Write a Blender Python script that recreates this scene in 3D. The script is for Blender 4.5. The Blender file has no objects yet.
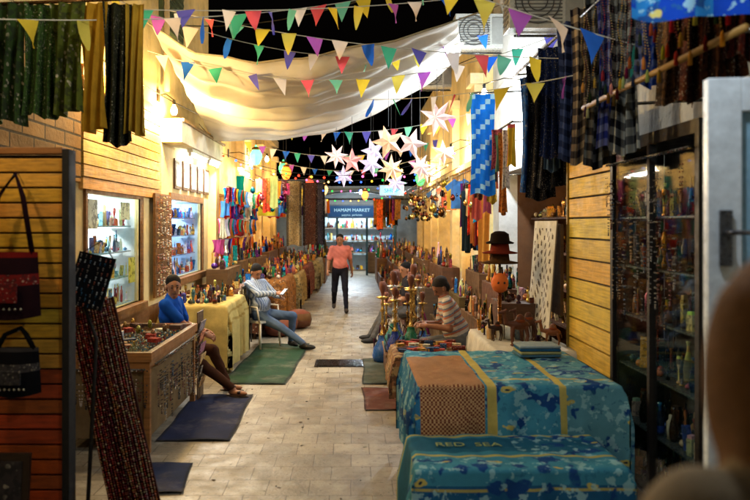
import bpy, math, random
import numpy as np
from mathutils import Vector, Matrix
random.seed(7); np.random.seed(7)
pi=math.pi
S=bpy.context.scene
def lin(c): return tuple((x/12.92 if x<=0.04045 else ((x+0.055)/1.055)**2.4) for x in c[:3])

# ------------------------------------------------------------------ materials
MATS={}
def mk(name, base=None, rough=0.7, metal=0.0, var=0.25, vscale=6.0, bump=0.0, bscale=60.0, emis=0.0,
       transl=0.0, pattern=None, plane=None, spec=0.4, p=None):
    m=bpy.data.materials.new(name); m.use_nodes=True; nt=m.node_tree; N=nt.nodes; L=nt.links
    N.clear(); out=N.new('ShaderNodeOutputMaterial')
    tc=N.new('ShaderNodeTexCoord'); vec=tc.outputs['Object']
    if plane:
        sx=N.new('ShaderNodeSeparateXYZ'); cx=N.new('ShaderNodeCombineXYZ'); L.new(vec,sx.inputs[0])
        o={'x':0,'y':1,'z':2}
        L.new(sx.outputs[o[plane[0]]],cx.inputs[0]); L.new(sx.outputs[o[plane[1]]],cx.inputs[1]); vec=cx.outputs[0]
    if base is None:
        at=N.new('ShaderNodeAttribute'); at.attribute_name='Col'; col=at.outputs['Color']
    else:
        rg=N.new('ShaderNodeRGB'); rg.outputs[0].default_value=(*lin(base),1); col=rg.outputs[0]
    def mixc(a,b,fac,mode='MIX'):
        n=N.new('ShaderNodeMixRGB'); n.blend_type=mode
        for s,x in ((n.inputs[0],fac),(n.inputs[1],a),(n.inputs[2],b)):
            if isinstance(x,(int,float)): s.default_value=x
            elif isinstance(x,tuple): s.default_value=(*x,1)
            else: L.new(x,s)
        return n.outputs[0]
    def noise(sc,det=4,r=0.6,v=None,out=0):
        n=N.new('ShaderNodeTexNoise'); n.inputs['Scale'].default_value=sc; n.inputs['Detail'].default_value=det
        n.inputs['Roughness'].default_value=r; L.new(v or vec,n.inputs['Vector']); return n.outputs[out]
    def rng(v,a,b,c,d):
        n=N.new('ShaderNodeMapRange'); L.new(v,n.inputs[0])
        for i,x in enumerate((a,b,c,d)): n.inputs[i+1].default_value=x
        return n.outputs[0]
    def warp(sc,amt):
        a=N.new('ShaderNodeVectorMath'); a.operation='SCALE'; L.new(noise(sc,2,out=1),a.inputs[0]); a.inputs['Scale'].default_value=amt
        b=N.new('ShaderNodeVectorMath'); b.operation='ADD'; L.new(vec,b.inputs[0]); L.new(a.outputs[0],b.inputs[1]); return b.outputs[0]
    height=None
    if pattern=='brick' or pattern=='tile':
        b=N.new('ShaderNodeTexBrick'); L.new(warp(3,.012) if pattern=='tile' else vec,b.inputs['Vector'])
        w,h,ms,off,c2,mc=p
        b.inputs['Scale'].default_value=1; b.inputs['Brick Width'].default_value=w; b.inputs['Row Height'].default_value=h
        b.inputs['Mortar Size'].default_value=ms; b.inputs['Mortar Smooth'].default_value=0.3; b.offset=off
        b.inputs['Color1'].default_value=(*lin(base),1); b.inputs['Color2'].default_value=(*lin(c2),1)
        b.inputs['Mortar'].default_value=(*lin(mc),1); b.inputs['Bias'].default_value=0.0
        col=b.outputs['Color']; height=b.outputs['Fac']
        if pattern=='tile':
            st=rng(noise(.9,6,0.7),0.42,0.68,0,.75); col=mixc(col,lin((0.40,0.35,0.28)),st)
            st2=rng(noise(7,6,0.8),0.52,0.70,0,0.6); col=mixc(col,lin((0.27,0.23,0.18)),st2)
            st3=rng(noise(30,3,0.6),0.60,0.68,0,0.7); col=mixc(col,lin((0.2,0.17,0.13)),st3)
            st4=rng(noise(4,3,0.5),0.60,0.66,0,0.35); col=mixc(col,lin((0.7,0.68,0.62)),st4)
    elif pattern=='towel':
        m1=rng(noise(7,2,0.5,warp(9,.08)),0.57,0.60,0,1); col=mixc(col,lin((0.11,0.27,0.50)),m1)
        v=N.new('ShaderNodeTexVoronoi'); v.inputs['Scale'].default_value=6.5; 
        mp=N.new('ShaderNodeMapping'); mp.inputs['Scale'].default_value=(0.6,1.3,1.3); L.new(warp(12,.06),mp.inputs[0]); L.new(mp.outputs[0],v.inputs['Vector'])
        m2=rng(v.outputs['Distance'],0.16,0.19,1,0); col=mixc(col,lin((0.76,0.70,0.38)),m2)
        m4=rng(v.outputs['Distance'],0.05,0.07,1,0); col=mixc(col,lin((0.1,0.2,0.3)),m4)
        m3=rng(noise(15,3,0.6),0.56,0.59,0,.65); col=mixc(col,lin((0.62,0.80,0.82)),m3)
        m5=rng(noise(22,3,0.6),0.62,0.64,0,.5); col=mixc(col,lin((0.16,0.38,0.50)),m5)
    elif pattern=='weave':
        c=N.new('ShaderNodeTexChecker'); c.inputs['Scale'].default_value=75; L.new(vec,c.inputs['Vector'])
        col=mixc(col,lin((0.45,0.22,0.16)),c.outputs['Fac'])
    elif pattern=='ornate':
        sc=p or 22
        v=N.new('ShaderNodeTexVoronoi'); v.inputs['Scale'].default_value=sc; L.new(warp(sc*.45,1.3/sc),v.inputs['Vector'])
        m1=rng(v.outputs['Distance'],0.22,0.3,1,0)
        g=N.new('ShaderNodeMath'); g.operation='MULTIPLY'; L.new(m1,g.inputs[0]); L.new(rng(noise(sc*.2,2),.4,.6,.1,1),g.inputs[1])
        col=mixc(col,mixc(col,(0.62,0.55,0.42),0.5),g.outputs[0])
        m2=rng(noise(sc*0.7,2),0.52,0.56,0,1); col=mixc(col,mixc(col,(0.01,0.01,0.012),0.55),m2)
    elif pattern=='wood':
        w=N.new('ShaderNodeTexNoise'); w.inputs['Scale'].default_value=3; w.inputs['Detail'].default_value=6
        mp=N.new('ShaderNodeMapping'); mp.inputs['Scale'].default_value=(1,1,14) if not p else p; L.new(tc.outputs['Object'],mp.inputs[0]); L.new(mp.outputs[0],w.inputs['Vector'])
        col=mixc(col,mixc(col,(0.02,0.01,0.005),0.5),rng(w.outputs[0],0.4,0.75,0,1)); height=w.outputs[0]
    elif pattern=='stain':
        col=mixc(col,mixc(col,(0.12,0.08,0.04),0.6),rng(noise(1.1,8,0.7),0.45,0.75,0,1))
        col=mixc(col,mixc(col,(0.5,0.45,0.4),0.4),rng(noise(4,6,0.7),0.5,0.7,0,1))
    elif pattern=='dusty':
        col=mixc(col,mixc(col,(0.3,0.25,0.2),0.45),rng(noise(2.2,8,0.75),0.5,0.72,0,.8))
    if var>0:
        f=rng(noise(vscale,5,0.65),0.25,0.75,1-var,1+var*0.35)
        n=N.new('ShaderNodeVectorMath'); n.operation='SCALE'; L.new(col,n.inputs[0]); L.new(f,n.inputs['Scale']); col=n.outputs[0]
    bs=N.new('ShaderNodeBsdfPrincipled'); L.new(col,bs.inputs['Base Color'])
    bs.inputs['Roughness'].default_value=rough; bs.inputs['Metallic'].default_value=metal
    bs.inputs['Specular IOR Level'].default_value=spec
    if rough<0.9 and pattern in('tile','stain','wood',None):
        L.new(rng(noise(vscale*1.7,4),0.3,0.7,max(0.05,rough-0.15),min(1,rough+0.15)),bs.inputs['Roughness'])
    if emis>0:
        L.new(col,bs.inputs['Emission Color']); bs.inputs['Emission Strength'].default_value=emis
        if emis<10:
            try: m.cycles.emission_sampling='NONE'
            except Exception: pass
    if bump>0:
        bp=N.new('ShaderNodeBump'); bp.inputs['Strength'].default_value=bump; bp.inputs['Distance'].default_value=0.01
        hn=noise(bscale,4)
        if height is not None:
            a=N.new('ShaderNodeMath'); a.operation='SUBTRACT'; L.new(hn,a.inputs[0]); L.new(height,a.inputs[1]); hn=a.outputs[0]
        L.new(hn,bp.inputs['Height']); L.new(bp.outputs[0],bs.inputs['Normal'])
    sh=bs.outputs[0]
    if transl>0:
        t=N.new('ShaderNodeBsdfTranslucent'); L.new(col,t.inputs[0]); mx=N.new('ShaderNodeMixShader'); mx.inputs[0].default_value=transl
        L.new(sh,mx.inputs[1]); L.new(t.outputs[0],mx.inputs[2]); sh=mx.outputs[0]
    L.new(sh,out.inputs[0]); MATS[name]=m; return m
def mkglass():
    m=bpy.data.materials.new('glass'); m.use_nodes=True; nt=m.node_tree; N=nt.nodes; L=nt.links; N.clear()
    o=N.new('ShaderNodeOutputMaterial'); t=N.new('ShaderNodeBsdfTransparent'); g=N.new('ShaderNodeBsdfGlossy'); g.inputs['Roughness'].default_value=0.03
    t.inputs[0].default_value=(0.94,0.98,0.98,1)
    mx=N.new('ShaderNodeMixShader'); mx.inputs[0].default_value=.07; L.new(t.outputs[0],mx.inputs[1]); L.new(g.outputs[0],mx.inputs[2]); L.new(mx.outputs[0],o.inputs[0]); MATS['glass']=m
mkglass()
mk('matte',rough=0.75,var=0.25,bump=0.15)
mk('hair',rough=0.85,var=0.4,vscale=60,bump=0.6,bscale=150,spec=.2)
mk('cloth',rough=0.95,var=0.3,vscale=9,bump=0.35,bscale=120,transl=0.12,spec=0.1)
mk('rugmat',rough=0.92,var=0.4,vscale=5,bump=0.5,bscale=220,pattern='dusty',spec=0.25)
mk('ornate',rough=0.9,var=0.3,vscale=9,bump=0.3,bscale=90,pattern='ornate',spec=0.15)
mk('ornate_fine',rough=0.9,var=0.3,vscale=9,bump=0.3,bscale=90,pattern='ornate',p=55,spec=0.15)
mk('metal',rough=0.3,metal=0.9,var=0.3,vscale=30)
mk('gloss',rough=0.3,var=0.25,vscale=20,spec=0.5)
mk('skin',rough=0.6,var=0.12,vscale=30,bump=0.1,bscale=200)
mk('towel',rough=0.95,var=0.25,pattern='towel',bump=0.4,bscale=200,spec=0.1)
mk('weave',rough=0.95,var=0.3,pattern='weave',bump=0.4,bscale=120,spec=0.1)
mk('wood',rough=0.55,var=0.25,pattern='wood',bump=0.25,bscale=30)
mk('woody',rough=0.55,var=0.25,pattern='wood',p=(3,1,20),bump=0.25,bscale=30)
mk('plaster',rough=0.9,var=0.2,vscale=2.5,pattern='stain',bump=0.5,bscale=25,spec=0.2)
mk('stonebrick',base=(0.70,0.52,0.28),rough=0.9,pattern='brick',plane='yz',p=(0.42,0.13,0.012,0.5,(0.5,0.36,0.19),(0.18,0.12,0.08)),var=0.35,vscale=5,bump=0.7,bscale=30)
mk('paving',base=(0.68,0.64,0.56),rough=0.45,pattern='tile',plane='xy',p=(0.30,0.30,0.005,0.5,(0.56,0.52,0.45),(0.38,0.33,0.27)),var=0.4,vscale=3,bump=0.35,bscale=40)
mk('sandground',base=(0.4,0.34,0.27),rough=0.95,var=0.4,vscale=1.5,bump=0.5,bscale=20)
mk('canvas',base=(0.92,0.91,0.87),rough=0.95,var=0.12,vscale=3,bump=0.25,bscale=150,transl=0.25,spec=0.1)
mk('flag',rough=0.8,var=0.1,transl=0.4,spec=0.2)
mk('glow',var=0.15,emis=.5)
mk('glow2',var=0.35,vscale=5,emis=3.0)
mk('bulb',var=0.0,emis=60.0)
mk('paper_star',var=0.35,vscale=14,emis=1.15,transl=0.3)
mk('rubber',base=(0.02,0.02,0.02),rough=0.6)

# ------------------------------------------------------------------ mesh builder
class MB:
    def __init__(s): s.v=[];s.f=[];s.c=[];s.m=[];s.s=[]
    def add(s,vs,fs,col,mat='matte',smooth=False):
        b=len(s.v); s.v.extend([tuple(x) for x in vs])
        per=isinstance(col,list)
        for i,f in enumerate(fs):
            s.f.append([j+b for j in f]); s.c.append(col[i] if per else col); s.m.append(mat[i] if isinstance(mat,list) else mat); s.s.append(smooth)
    def box(s,x0,x1,y0,y1,z0,z1,col,mat='matte',M=None):
        vs=[Vector(p) for p in ((x0,y0,z0),(x1,y0,z0),(x1,y1,z0),(x0,y1,z0),(x0,y0,z1),(x1,y0,z1),(x1,y1,z1),(x0,y1,z1))]
        if M: vs=[M@v for v in vs]
        s.add(vs,[(0,3,2,1),(4,5,6,7),(0,1,5,4),(1,2,6,5),(2,3,7,6),(3,0,4,7)],col,mat)
    def tube(s,pts,r,n,col,mat='matte',closed=False):
        pts=[Vector(p) for p in pts]; k=len(pts); rs=r if isinstance(r,(list,tuple)) else [r]*k
        vs=[]
        for i,p in enumerate(pts):
            a=pts[max(0,i-1)]; b=pts[min(k-1,i+1)]
            if closed: a=pts[(i-1)%k]; b=pts[(i+1)%k]
            t=(b-a); t=t.normalized() if t.length>1e-9 else Vector((0,0,1))
            q=Vector((0,0,1)) if abs(t.z)<0.9 else Vector((1,0,0))
            if closed: q=Vector((0,1,0)) if abs(t.y)<.7 else Vector((0,0,1))
            e=t.cross(q).normalized(); g=t.cross(e)
            for j in range(n):
                w=2*pi*j/n; vs.append(p+e*math.cos(w)*rs[i]+g*math.sin(w)*rs[i])
        fs=[]
        for i in range(k if closed else k-1):
            i2=(i+1)%k
            for j in range(n): fs.append((i*n+j,i2*n+j,i2*n+(j+1)%n,i*n+(j+1)%n))
        if not closed: fs.append(tuple(range(n))); fs.append(tuple(reversed([(k-1)*n+j for j in range(n)])))
        s.add(vs,fs,col,mat,n>5)
    def lathe(s,c,prof,n,col,mat='matte',M=None,smooth=True,ang=2*pi):
        vs=[];k=len(prof); C=Vector(c)
        for r,z in prof:
            for j in range(n):
                w=2*pi*j/n; p=Vector((r*math.cos(w),r*math.sin(w),z)); 
                if M: p=M@p
                vs.append(C+p)
        fs=[]
        for i in range(k-1):
            for j in range(n): fs.append((i*n+j,i*n+(j+1)%n,(i+1)*n+(j+1)%n,(i+1)*n+j))
        fs.append(tuple(reversed(range(n)))); fs.append(tuple((k-1)*n+j for j in range(n)))
        cc=col;mm=mat
        if isinstance(col,list) and len(col)==k-1: 
            cc=[]; 
            for i in range(k-1): cc+= [col[i]]*n
            cc+=[col[0],col[-1]]
        if isinstance(mat,list):
            mm=[]
            for i in range(k-1): mm+= [mat[i]]*n
            mm+=[mat[0],mat[-1]]
        s.add(vs,fs,cc,mm,smooth)
    def ball(s,c,r,col,mat='matte',n=8,k=5):
        if not isinstance(r,(tuple,list)): r=(r,r,r)
        C=Vector(c); vs=[C+Vector((0,0,-r[2]))]
        for i in range(1,k):
            a=-pi/2+pi*i/k
            for j in range(n):
                w=2*pi*j/n; vs.append(C+Vector((r[0]*math.cos(a)*math.cos(w),r[1]*math.cos(a)*math.sin(w),r[2]*math.sin(a))))
        vs.append(C+Vector((0,0,r[2]))); fs=[]
        for j in range(n): fs.append((0,1+(j+1)%n,1+j))
        for i in range(k-2):
            for j in range(n):
                a=1+i*n+j;b=1+i*n+(j+1)%n; fs.append((a,b,b+n,a+n))
        t=len(vs)-1; b0=1+(k-2)*n
        for j in range(n): fs.append((b0+j,b0+(j+1)%n,t))
        s.add(vs,fs,col,mat,n>4)
    def bead(s,c,r,col,mat='gloss'):
        x,y,z=c
        s.add([(x+r,y,z),(x,y+r,z),(x-r,y,z),(x,y-r,z),(x,y,z+r),(x,y,z-r)],
              [(0,1,4),(1,2,4),(2,3,4),(3,0,4),(1,0,5),(2,1,5),(3,2,5),(0,3,5)],col,mat,True)
    def grid(s,fn,nu,nv,col,mat='cloth',smooth=True):
        vs=[fn(i/nu,j/nv) for j in range(nv+1) for i in range(nu+1)]
        fs=[];cs=[];ms=[]
        for j in range(nv):
            for i in range(nu):
                a=j*(nu+1)+i; fs.append((a,a+1,a+nu+2,a+nu+1))
                cs.append(col((i+.5)/nu,(j+.5)/nv) if callable(col) else col)
                ms.append(mat((i+.5)/nu,(j+.5)/nv) if callable(mat) else mat)
        s.add(vs,fs,cs,ms,smooth)
    def build(s,name,bevel=0,parent=None):
        me=bpy.data.meshes.new(name); me.from_pydata(s.v,[],s.f)
        names=sorted(set(s.m)); ix={n:i for i,n in enumerate(names)}
        for n in names: me.materials.append(MATS[n])
        me.polygons.foreach_set('material_index',[ix[m] for m in s.m]); me.polygons.foreach_set('use_smooth',s.s)
        ca=me.color_attributes.new('Col','FLOAT_COLOR','CORNER')
        lt=np.array([len(f) for f in s.f]); cl=np.array([(*lin(c),1) for c in s.c]); 
        ca.data.foreach_set('color',np.repeat(cl,lt,axis=0).astype(np.float32).ravel())
        me.update(); o=bpy.data.objects.new(name,me); S.collection.objects.link(o)
        if bevel:
            b=o.modifiers.new('b','BEVEL'); b.width=bevel; b.segments=2; b.limit_method='ANGLE'; b.angle_limit=0.9
        if parent: o.parent=parent
        return o
def rr(a,b): return random.uniform(a,b)
def jit(c,a=0.08): return tuple(min(1,max(0,x+rr(-a,a))) for x in c)
BRIGHT=[(0.8,0.15,0.12),(0.1,0.3,0.65),(0.85,0.65,0.15),(0.1,0.5,0.35),(0.75,0.3,0.5),(0.85,0.8,0.7),(0.3,0.12,0.4),(0.9,0.45,0.1),(0.1,0.55,0.65),(0.5,0.08,0.1)]
MUTE=[(.55,.22,.16),(.16,.28,.48),(.66,.5,.2),(.18,.40,.34),(.55,.3,.38),(.7,.65,.55),(.22,.14,.24),(.65,.38,.16)]
WARM=[(0.6,0.4,0.18),(0.75,0.55,0.25),(0.4,0.22,0.1),(0.8,0.7,0.5),(0.36,0.2,0.12),(0.25,0.14,0.08),(0.85,0.75,0.45),(0.1,0.1,0.12),(.15,.12,.1),(.2,.14,.1)]
BRASS=[(0.8,0.6,0.25),(0.7,0.5,0.2),(0.75,0.72,0.65),(0.6,0.35,0.2),(0.25,0.3,0.4),(.5,.36,.18)]

# ------------------------------------------------------------------ SDF figures
def surfnet(F,o,h):
    s=F<0
    c=np.zeros(tuple(np.array(F.shape)-1),np.uint8)
    X,Y,Z=c.shape
    offs=[(i,j,k) for i in (0,1) for j in (0,1) for k in (0,1)]
    for i,j,k in offs: c+=s[i:i+X,j:j+Y,k:k+Z]
    act=(c>0)&(c<8); idx=np.argwhere(act)
    V=np.stack([F[idx[:,0]+i,idx[:,1]+j,idx[:,2]+k] for i,j,k in offs],1)
    pos=np.zeros((len(idx),3)); cnt=np.zeros(len(idx)); O=np.array(offs,float)
    for a in range(8):
        for b in range(a+1,8):
            if abs(O[a]-O[b]).sum()!=1: continue
            va=V[:,a];vb=V[:,b]; m=(va<0)!=(vb<0); t=np.where(m,va/np.where(m,va-vb,1),0)
            pos+=np.where(m[:,None],O[a]+t[:,None]*(O[b]-O[a]),0); cnt+=m
    pos=(pos/cnt[:,None]+idx)*h+o
    mp=-np.ones(c.shape,np.int64); mp[act]=np.arange(len(idx))
    faces=[]
    for ax in range(3):
        b,d=(ax+1)%3,(ax+2)%3
        sl0=[slice(None)]*3; sl1=[slice(None)]*3; sl0[ax]=slice(0,-1); sl1[ax]=slice(1,None)
        e=s[tuple(sl0)]!=s[tuple(sl1)]; q=np.argwhere(e)
        q=q[(q[:,b]>0)&(q[:,d]>0)&(q[:,b]<c.shape[b])&(q[:,d]<c.shape[d])]
        ins=s[q[:,0],q[:,1],q[:,2]]
        def g(db,dd):
            w=q.copy(); w[:,b]+=db; w[:,d]+=dd; return mp[w[:,0],w[:,1],w[:,2]]
        qd=np.stack([g(-1,-1),g(0,-1),g(0,0),g(-1,0)],1)
        qd[~ins]=qd[~ins][:,::-1]; faces.append(qd)
    faces=np.concatenate(faces); faces=faces[(faces>=0).all(1)]
    return pos,faces
class SDF:
    def __init__(s): s.p=[]
    def cap(s,a,b,ra,rb,lab,k=0.02,fold=0): s.p.append(('c',np.array(a,float),np.array(b,float),ra,rb,lab,k,fold))
    def ell(s,c,r,ax,lab,k=0.02,fold=0): s.p.append(('e',np.array(c,float),np.array(r,float),np.array(ax,float),0,lab,k,fold))
    def dist(s,p,X):
        if p[0]=='c':
            a,b=p[1],p[2]; ab=b-a; L=max(1e-9,ab@ab); t=np.clip(((X-a)@ab)/L,0,1)
            d=np.linalg.norm(X-a-t[...,None]*ab,axis=-1)-(p[3]+(p[4]-p[3])*t)
        else:
            q=(X-p[1])@p[3].T; k0=np.linalg.norm(q/p[2],axis=-1); k1=np.linalg.norm(q/p[2]**2,axis=-1)+1e-9; d=k0*(k0-1)/k1
        if p[7]>0: d=d+p[7]*(np.sin(X[...,2]*55+X[...,0]*30+np.sin(X[...,1]*25)*2)*np.sin(X[...,0]*21+X[...,1]*33+X[...,2]*12))
        return d
    def mesh(s,h,colf,name,mats=None):
        lo=np.min([ (np.minimum(p[1],p[2])-max(p[3],p[4])) if p[0]=='c' else p[1]-p[2].max() for p in s.p],0)-0.04
        hi=np.max([ (np.maximum(p[1],p[2])+max(p[3],p[4])) if p[0]=='c' else p[1]+p[2].max() for p in s.p],0)+0.04
        n=np.ceil((hi-lo)/h).astype(int)+1
        F=np.ones(n,np.float32)
        for p in s.p:
            if p[0]=='c': a=np.minimum(p[1],p[2])-max(p[3],p[4]); b=np.maximum(p[1],p[2])+max(p[3],p[4])
            else: a=p[1]-p[2].max(); b=p[1]+p[2].max()
            mg=0.03+p[6]; i0=np.maximum(0,np.floor((a-mg-lo)/h).astype(int)); i1=np.minimum(n,np.ceil((b+mg-lo)/h).astype(int)+1)
            gx=[lo[i]+h*np.arange(i0[i],i1[i]) for i in range(3)]
            X=np.stack(np.meshgrid(*gx,indexing='ij'),-1); d=s.dist(p,X); sl=tuple(slice(i0[i],i1[i]) for i in range(3))
            f=F[sl]; k=p[6]; hh=np.clip(.5+.5*(f-d)/k,0,1); F[sl]=f*(1-hh)+d*hh-k*hh*(1-hh)
        v,f=surfnet(F,lo,h)
        cen=v[f].mean(1); D=np.stack([s.dist(p,cen) for p in s.p],1)
        labs=[p[5] for p in s.p]
        D=D-np.array([.004 if l=='hair' else (.0005 if l in('eye','brow') else (.002 if l=='lip' else 0)) for l in labs])
        lab=D.argmin(1)
        me=bpy.data.meshes.new(name); me.from_pydata(v.tolist(),[],f.tolist())
        cols=np.array([(*lin(colf(labs[l],cen[i])),1) for i,l in enumerate(lab)],np.float32)
        for m in ['cloth','skin','hair']: me.materials.append(MATS[m])
        sk={'skin','lip','eye','shoe','sole','wood'}
        me.polygons.foreach_set('material_index',[1 if labs[l] in sk else (2 if labs[l] in('hair','brow') else 0) for l in lab])
        me.polygons.foreach_set('use_smooth',[True]*len(f))
        ca=me.color_attributes.new('Col','FLOAT_COLOR','CORNER'); ca.data.foreach_set('color',np.repeat(cols,4,axis=0).ravel())
        me.update(); o=bpy.data.objects.new(name,me); S.collection.objects.link(o); return o
def nrm(v): v=np.array(v,float); return v/np.linalg.norm(v)
def ik(a,c,l1,l2,pole):
    a=np.array(a,float);c=np.array(c,float); d=c-a; L=np.linalg.norm(d)
    if L>l1+l2-0.005: c=a+d/L*(l1+l2-0.005); d=c-a; L=np.linalg.norm(d)
    x=(l1*l1-l2*l2+L*L)/(2*L); hgt=math.sqrt(max(0,l1*l1-x*x)); n=d/L; pole=np.array(pole,float); pp=nrm(pole-n*(pole@n))
    return a+n*x+pp*hgt, c
def hand(s,w,d,side,nrm_,sc,curl=0.5):
    d=nrm(d); nn=nrm(nrm_-d*(np.array(nrm_)@d)); sd=nrm(np.cross(d,nn)); 
    if sd@side<0: sd=-sd
    s.ell(w+d*0.045*sc,(0.04*sc,0.052*sc,0.017*sc),(sd,d,nn),'skin',0.012)
    for i,(o,l) in enumerate(((0.029,0.068),(0.010,0.077),(-0.010,0.071),(-0.028,0.056))):
        b=w+(d*0.082+sd*o)*sc; a1=curl*0.7; a2=curl*1.7
        m=b+(d*math.cos(a1)+nn*math.sin(a1))*l*0.5*sc+sd*o*0.12; e=m+(d*math.cos(a2)+nn*math.sin(a2))*l*0.5*sc
        s.cap(w+(d*0.05+sd*o*.8)*sc,m,0.0095*sc,0.0088*sc,'skin',0.003); s.cap(m,e,0.0088*sc,0.0072*sc,'skin',0.003)
    b=w+(d*0.02+sd*0.025)*sc; m=b+(d*0.6+sd*0.8+nn*.2)*0.036*sc; e=m+(d*0.9+sd*0.25+nn*0.35)*0.032*sc
    s.cap(b,m,0.013*sc,0.011*sc,'skin',0.006); s.cap(m,e,0.011*sc,0.008*sc,'skin',0.003)
def person(name,P,yaw,lean,feet,hands,headdir,cols,sc=1.0,h=0.008,sleeve='short',headtilt=0.0,foot='shoe',poles=None,shirtfn=None,hairlong=False,handcurl=0.6,toes=None,trouserw=1.0,bald=False,belly=0.0):
    s=SDF(); f=np.array((math.cos(yaw),math.sin(yaw),0)); r=np.array((math.sin(yaw),-math.cos(yaw),0)); up=np.array((0,0,1.))
    P=np.array(P,float); t=nrm(up+f*lean[0]+r*lean[1]); tf=nrm(np.cross(t,r)); tf=tf if tf@f>0 else -tf; A=(r,tf,t)
    s.ell(P,(0.165*sc,0.125*sc,0.125*sc),A,'pants',0.05,0.003)
    s.ell(P+t*.13*sc+tf*belly*.5,(0.158*sc,(0.122+belly)*sc,0.15*sc),A,'shirt',0.05,0.004)
    s.ell(P+t*.33*sc,(0.175*sc,0.122*sc,0.18*sc),A,'shirt',0.05,0.004)
    Sh=[P+t*.455*sc-r*.165*sc,P+t*.455*sc+r*.165*sc]
    s.cap(Sh[0],Sh[1],0.062*sc,0.062*sc,'shirt',0.05,0.002)
    N=P+t*.49*sc
    s.cap(P+t*.47*sc,P+t*.515*sc,0.082*sc,0.066*sc,'shirt',0.03)
    hf=nrm(headdir); hr=nrm(np.cross(hf,up)); hu=nrm(np.cross(hr,hf)); 
    H=N+t*.03*sc+up*.115*sc+nrm(f+hf*.5)*.03*sc
    s.cap(N,H-hu*.05*sc-hf*.01*sc,0.056*sc,0.052*sc,'skin',0.02)
    a=(hr,hf,hu); g=sc
    s.ell(H+hu*.03*g,(0.074*g,0.094*g,0.086*g),a,'skin',0.02)
    s.ell(H-hu*.045*g+hf*.018*g,(0.055*g,0.068*g,0.066*g),a,'skin',0.03)
    s.ell(H-hu*.092*g+hf*.055*g,(0.025*g,0.02*g,0.02*g),a,'skin',0.02)
    s.cap(H+hf*.085*g+hu*.018*g,H+hf*.103*g-hu*.022*g,0.010*g,0.014*g,'skin',0.012)
    s.ell(H+hf*.086*g-hu*.052*g,(0.024*g,0.010*g,0.009*g),a,'lip',0.005)
    for q in(-1,1):
        s.ell(H+hr*.077*g*q-hf*.005*g-hu*.005*g,(0.012*g,0.02*g,0.032*g),a,'skin',0.006)
        s.ell(H+hr*.031*g*q+hf*.083*g+hu*.010*g,(0.012*g,0.008*g,0.006*g),a,'eye',0.004)
        s.ell(H+hr*.032*g*q+hf*.089*g+hu*.034*g,(0.022*g,0.006*g,0.004*g),a,'brow',0.005)
    if not bald:
        s.ell(H+hu*.062*g-hf*.022*g,(0.082*g,0.095*g,0.078*g),a,'hair',0.008)
        s.ell(H+hu*.0*g-hf*.05*g,(0.078*g,0.056*g,0.08*g),a,'hair',0.012)
        if hairlong:
            s.ell(H-hu*.07*g-hf*.045*g,(0.095*g,0.065*g,0.15*g),a,'hair',0.03)
            for q in(-1,1): s.ell(H-hu*.03*g+hr*.07*g*q-hf*.0*g,(0.03*g,0.06*g,0.12*g),a,'hair',0.03)
    else:
        s.ell(H+hu*.0*g-hf*.04*g,(0.078*g,0.06*g,0.055*g),a,'hair',0.008)
    for i,q in enumerate((-1,1)):   # 0=left,1=right
        hp=P+r*.09*q*sc-t*.03*sc; pole=f*1.0+up*.6+r*q*.25
        if poles and poles.get('knee'): pole=np.array(poles['knee'][i],float)
        K,An=ik(hp,feet[i],.44*sc,.42*sc,pole); w=trouserw
        s.cap(hp,K,.092*sc*w,.064*sc*w,'pants',0.03,.003); s.cap(K,An+nrm(K-An)*.03,.062*sc*w,.046*sc*w,'pants',0.02,.004)
        td=np.array(toes[i],float) if toes else f; td=nrm(td); sd=nrm(np.cross(td,up)); uu=nrm(np.cross(sd,td))
        if foot=='shoe':
            s.ell(An+td*.055*sc-uu*.045*sc,(.046*sc,.135*sc,.042*sc),(sd,td,uu),'shoe',0.01)
            s.ell(An-uu*.02*sc,(.045*sc,.055*sc,.05*sc),(sd,td,uu),'shoe',0.02)
        else:
            s.cap(An+nrm(K-An)*.05,An-uu*.02,.036*sc,.038*sc,'skin',0.01)
            s.ell(An+td*.06*sc-uu*.045*sc,(.042*sc,.115*sc,.03*sc),(sd,td,uu),'skin',0.015)
            s.ell(An+td*.055*sc-uu*.075*sc,(.05*sc,.14*sc,.012*sc),(sd,td,uu),'sole',0.003)
            s.cap(An+td*.09*sc-sd*.04*sc-uu*.04*sc,An+td*.09*sc+sd*.04*sc-uu*.03*sc,.018*sc,.018*sc,'sole',0.004)
        pl=-up*.8-f*.4+r*q*.5
        if poles and poles.get('elbow'): pl=np.array(poles['elbow'][i],float)
        E,Wr=ik(Sh[i],hands[i],.29*sc,.26*sc,pl)
        if sleeve=='short':
            s.cap(Sh[i],E,.05*sc,.040*sc,'skin',0.02); m=Sh[i]+(E-Sh[i])*.72; s.cap(Sh[i],m,.064*sc,.06*sc,'shirt',0.02,.003)
            s.cap(E,Wr,.041*sc,.027*sc,'skin',0.015)
        else:
            s.cap(Sh[i],E,.062*sc,.052*sc,'shirt',0.02,.004); m=E+(Wr-E)*.93; s.cap(E,m,.051*sc,.038*sc,'shirt',0.015,.004)
            s.cap(m,Wr,.028*sc,.026*sc,'skin',0.004)
        hd=nrm(Wr-E); hand(s,Wr,nrm(hd+ (f*.3 if abs(hd[2])<.8 else 0)),-r*q+up*.3,-up*.7+f*.1-r*q*.6,sc,handcurl)
    def colf(lab,c):
        if lab=='shirt' and shirtfn: return shirtfn((c-P)@r,(c-P)@tf,(c-P)@t)
        if lab in('lip',): return tuple(x*.75 for x in cols['skin'])
        if lab=='eye': return (0.16,0.11,0.09)
        if lab=='brow': return tuple(x*1.2+.03 for x in cols['hair'])
        if lab=='sole': return (0.18,0.1,0.06)
        return cols[lab]
    o=s.mesh(h,colf,name); return o

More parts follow.
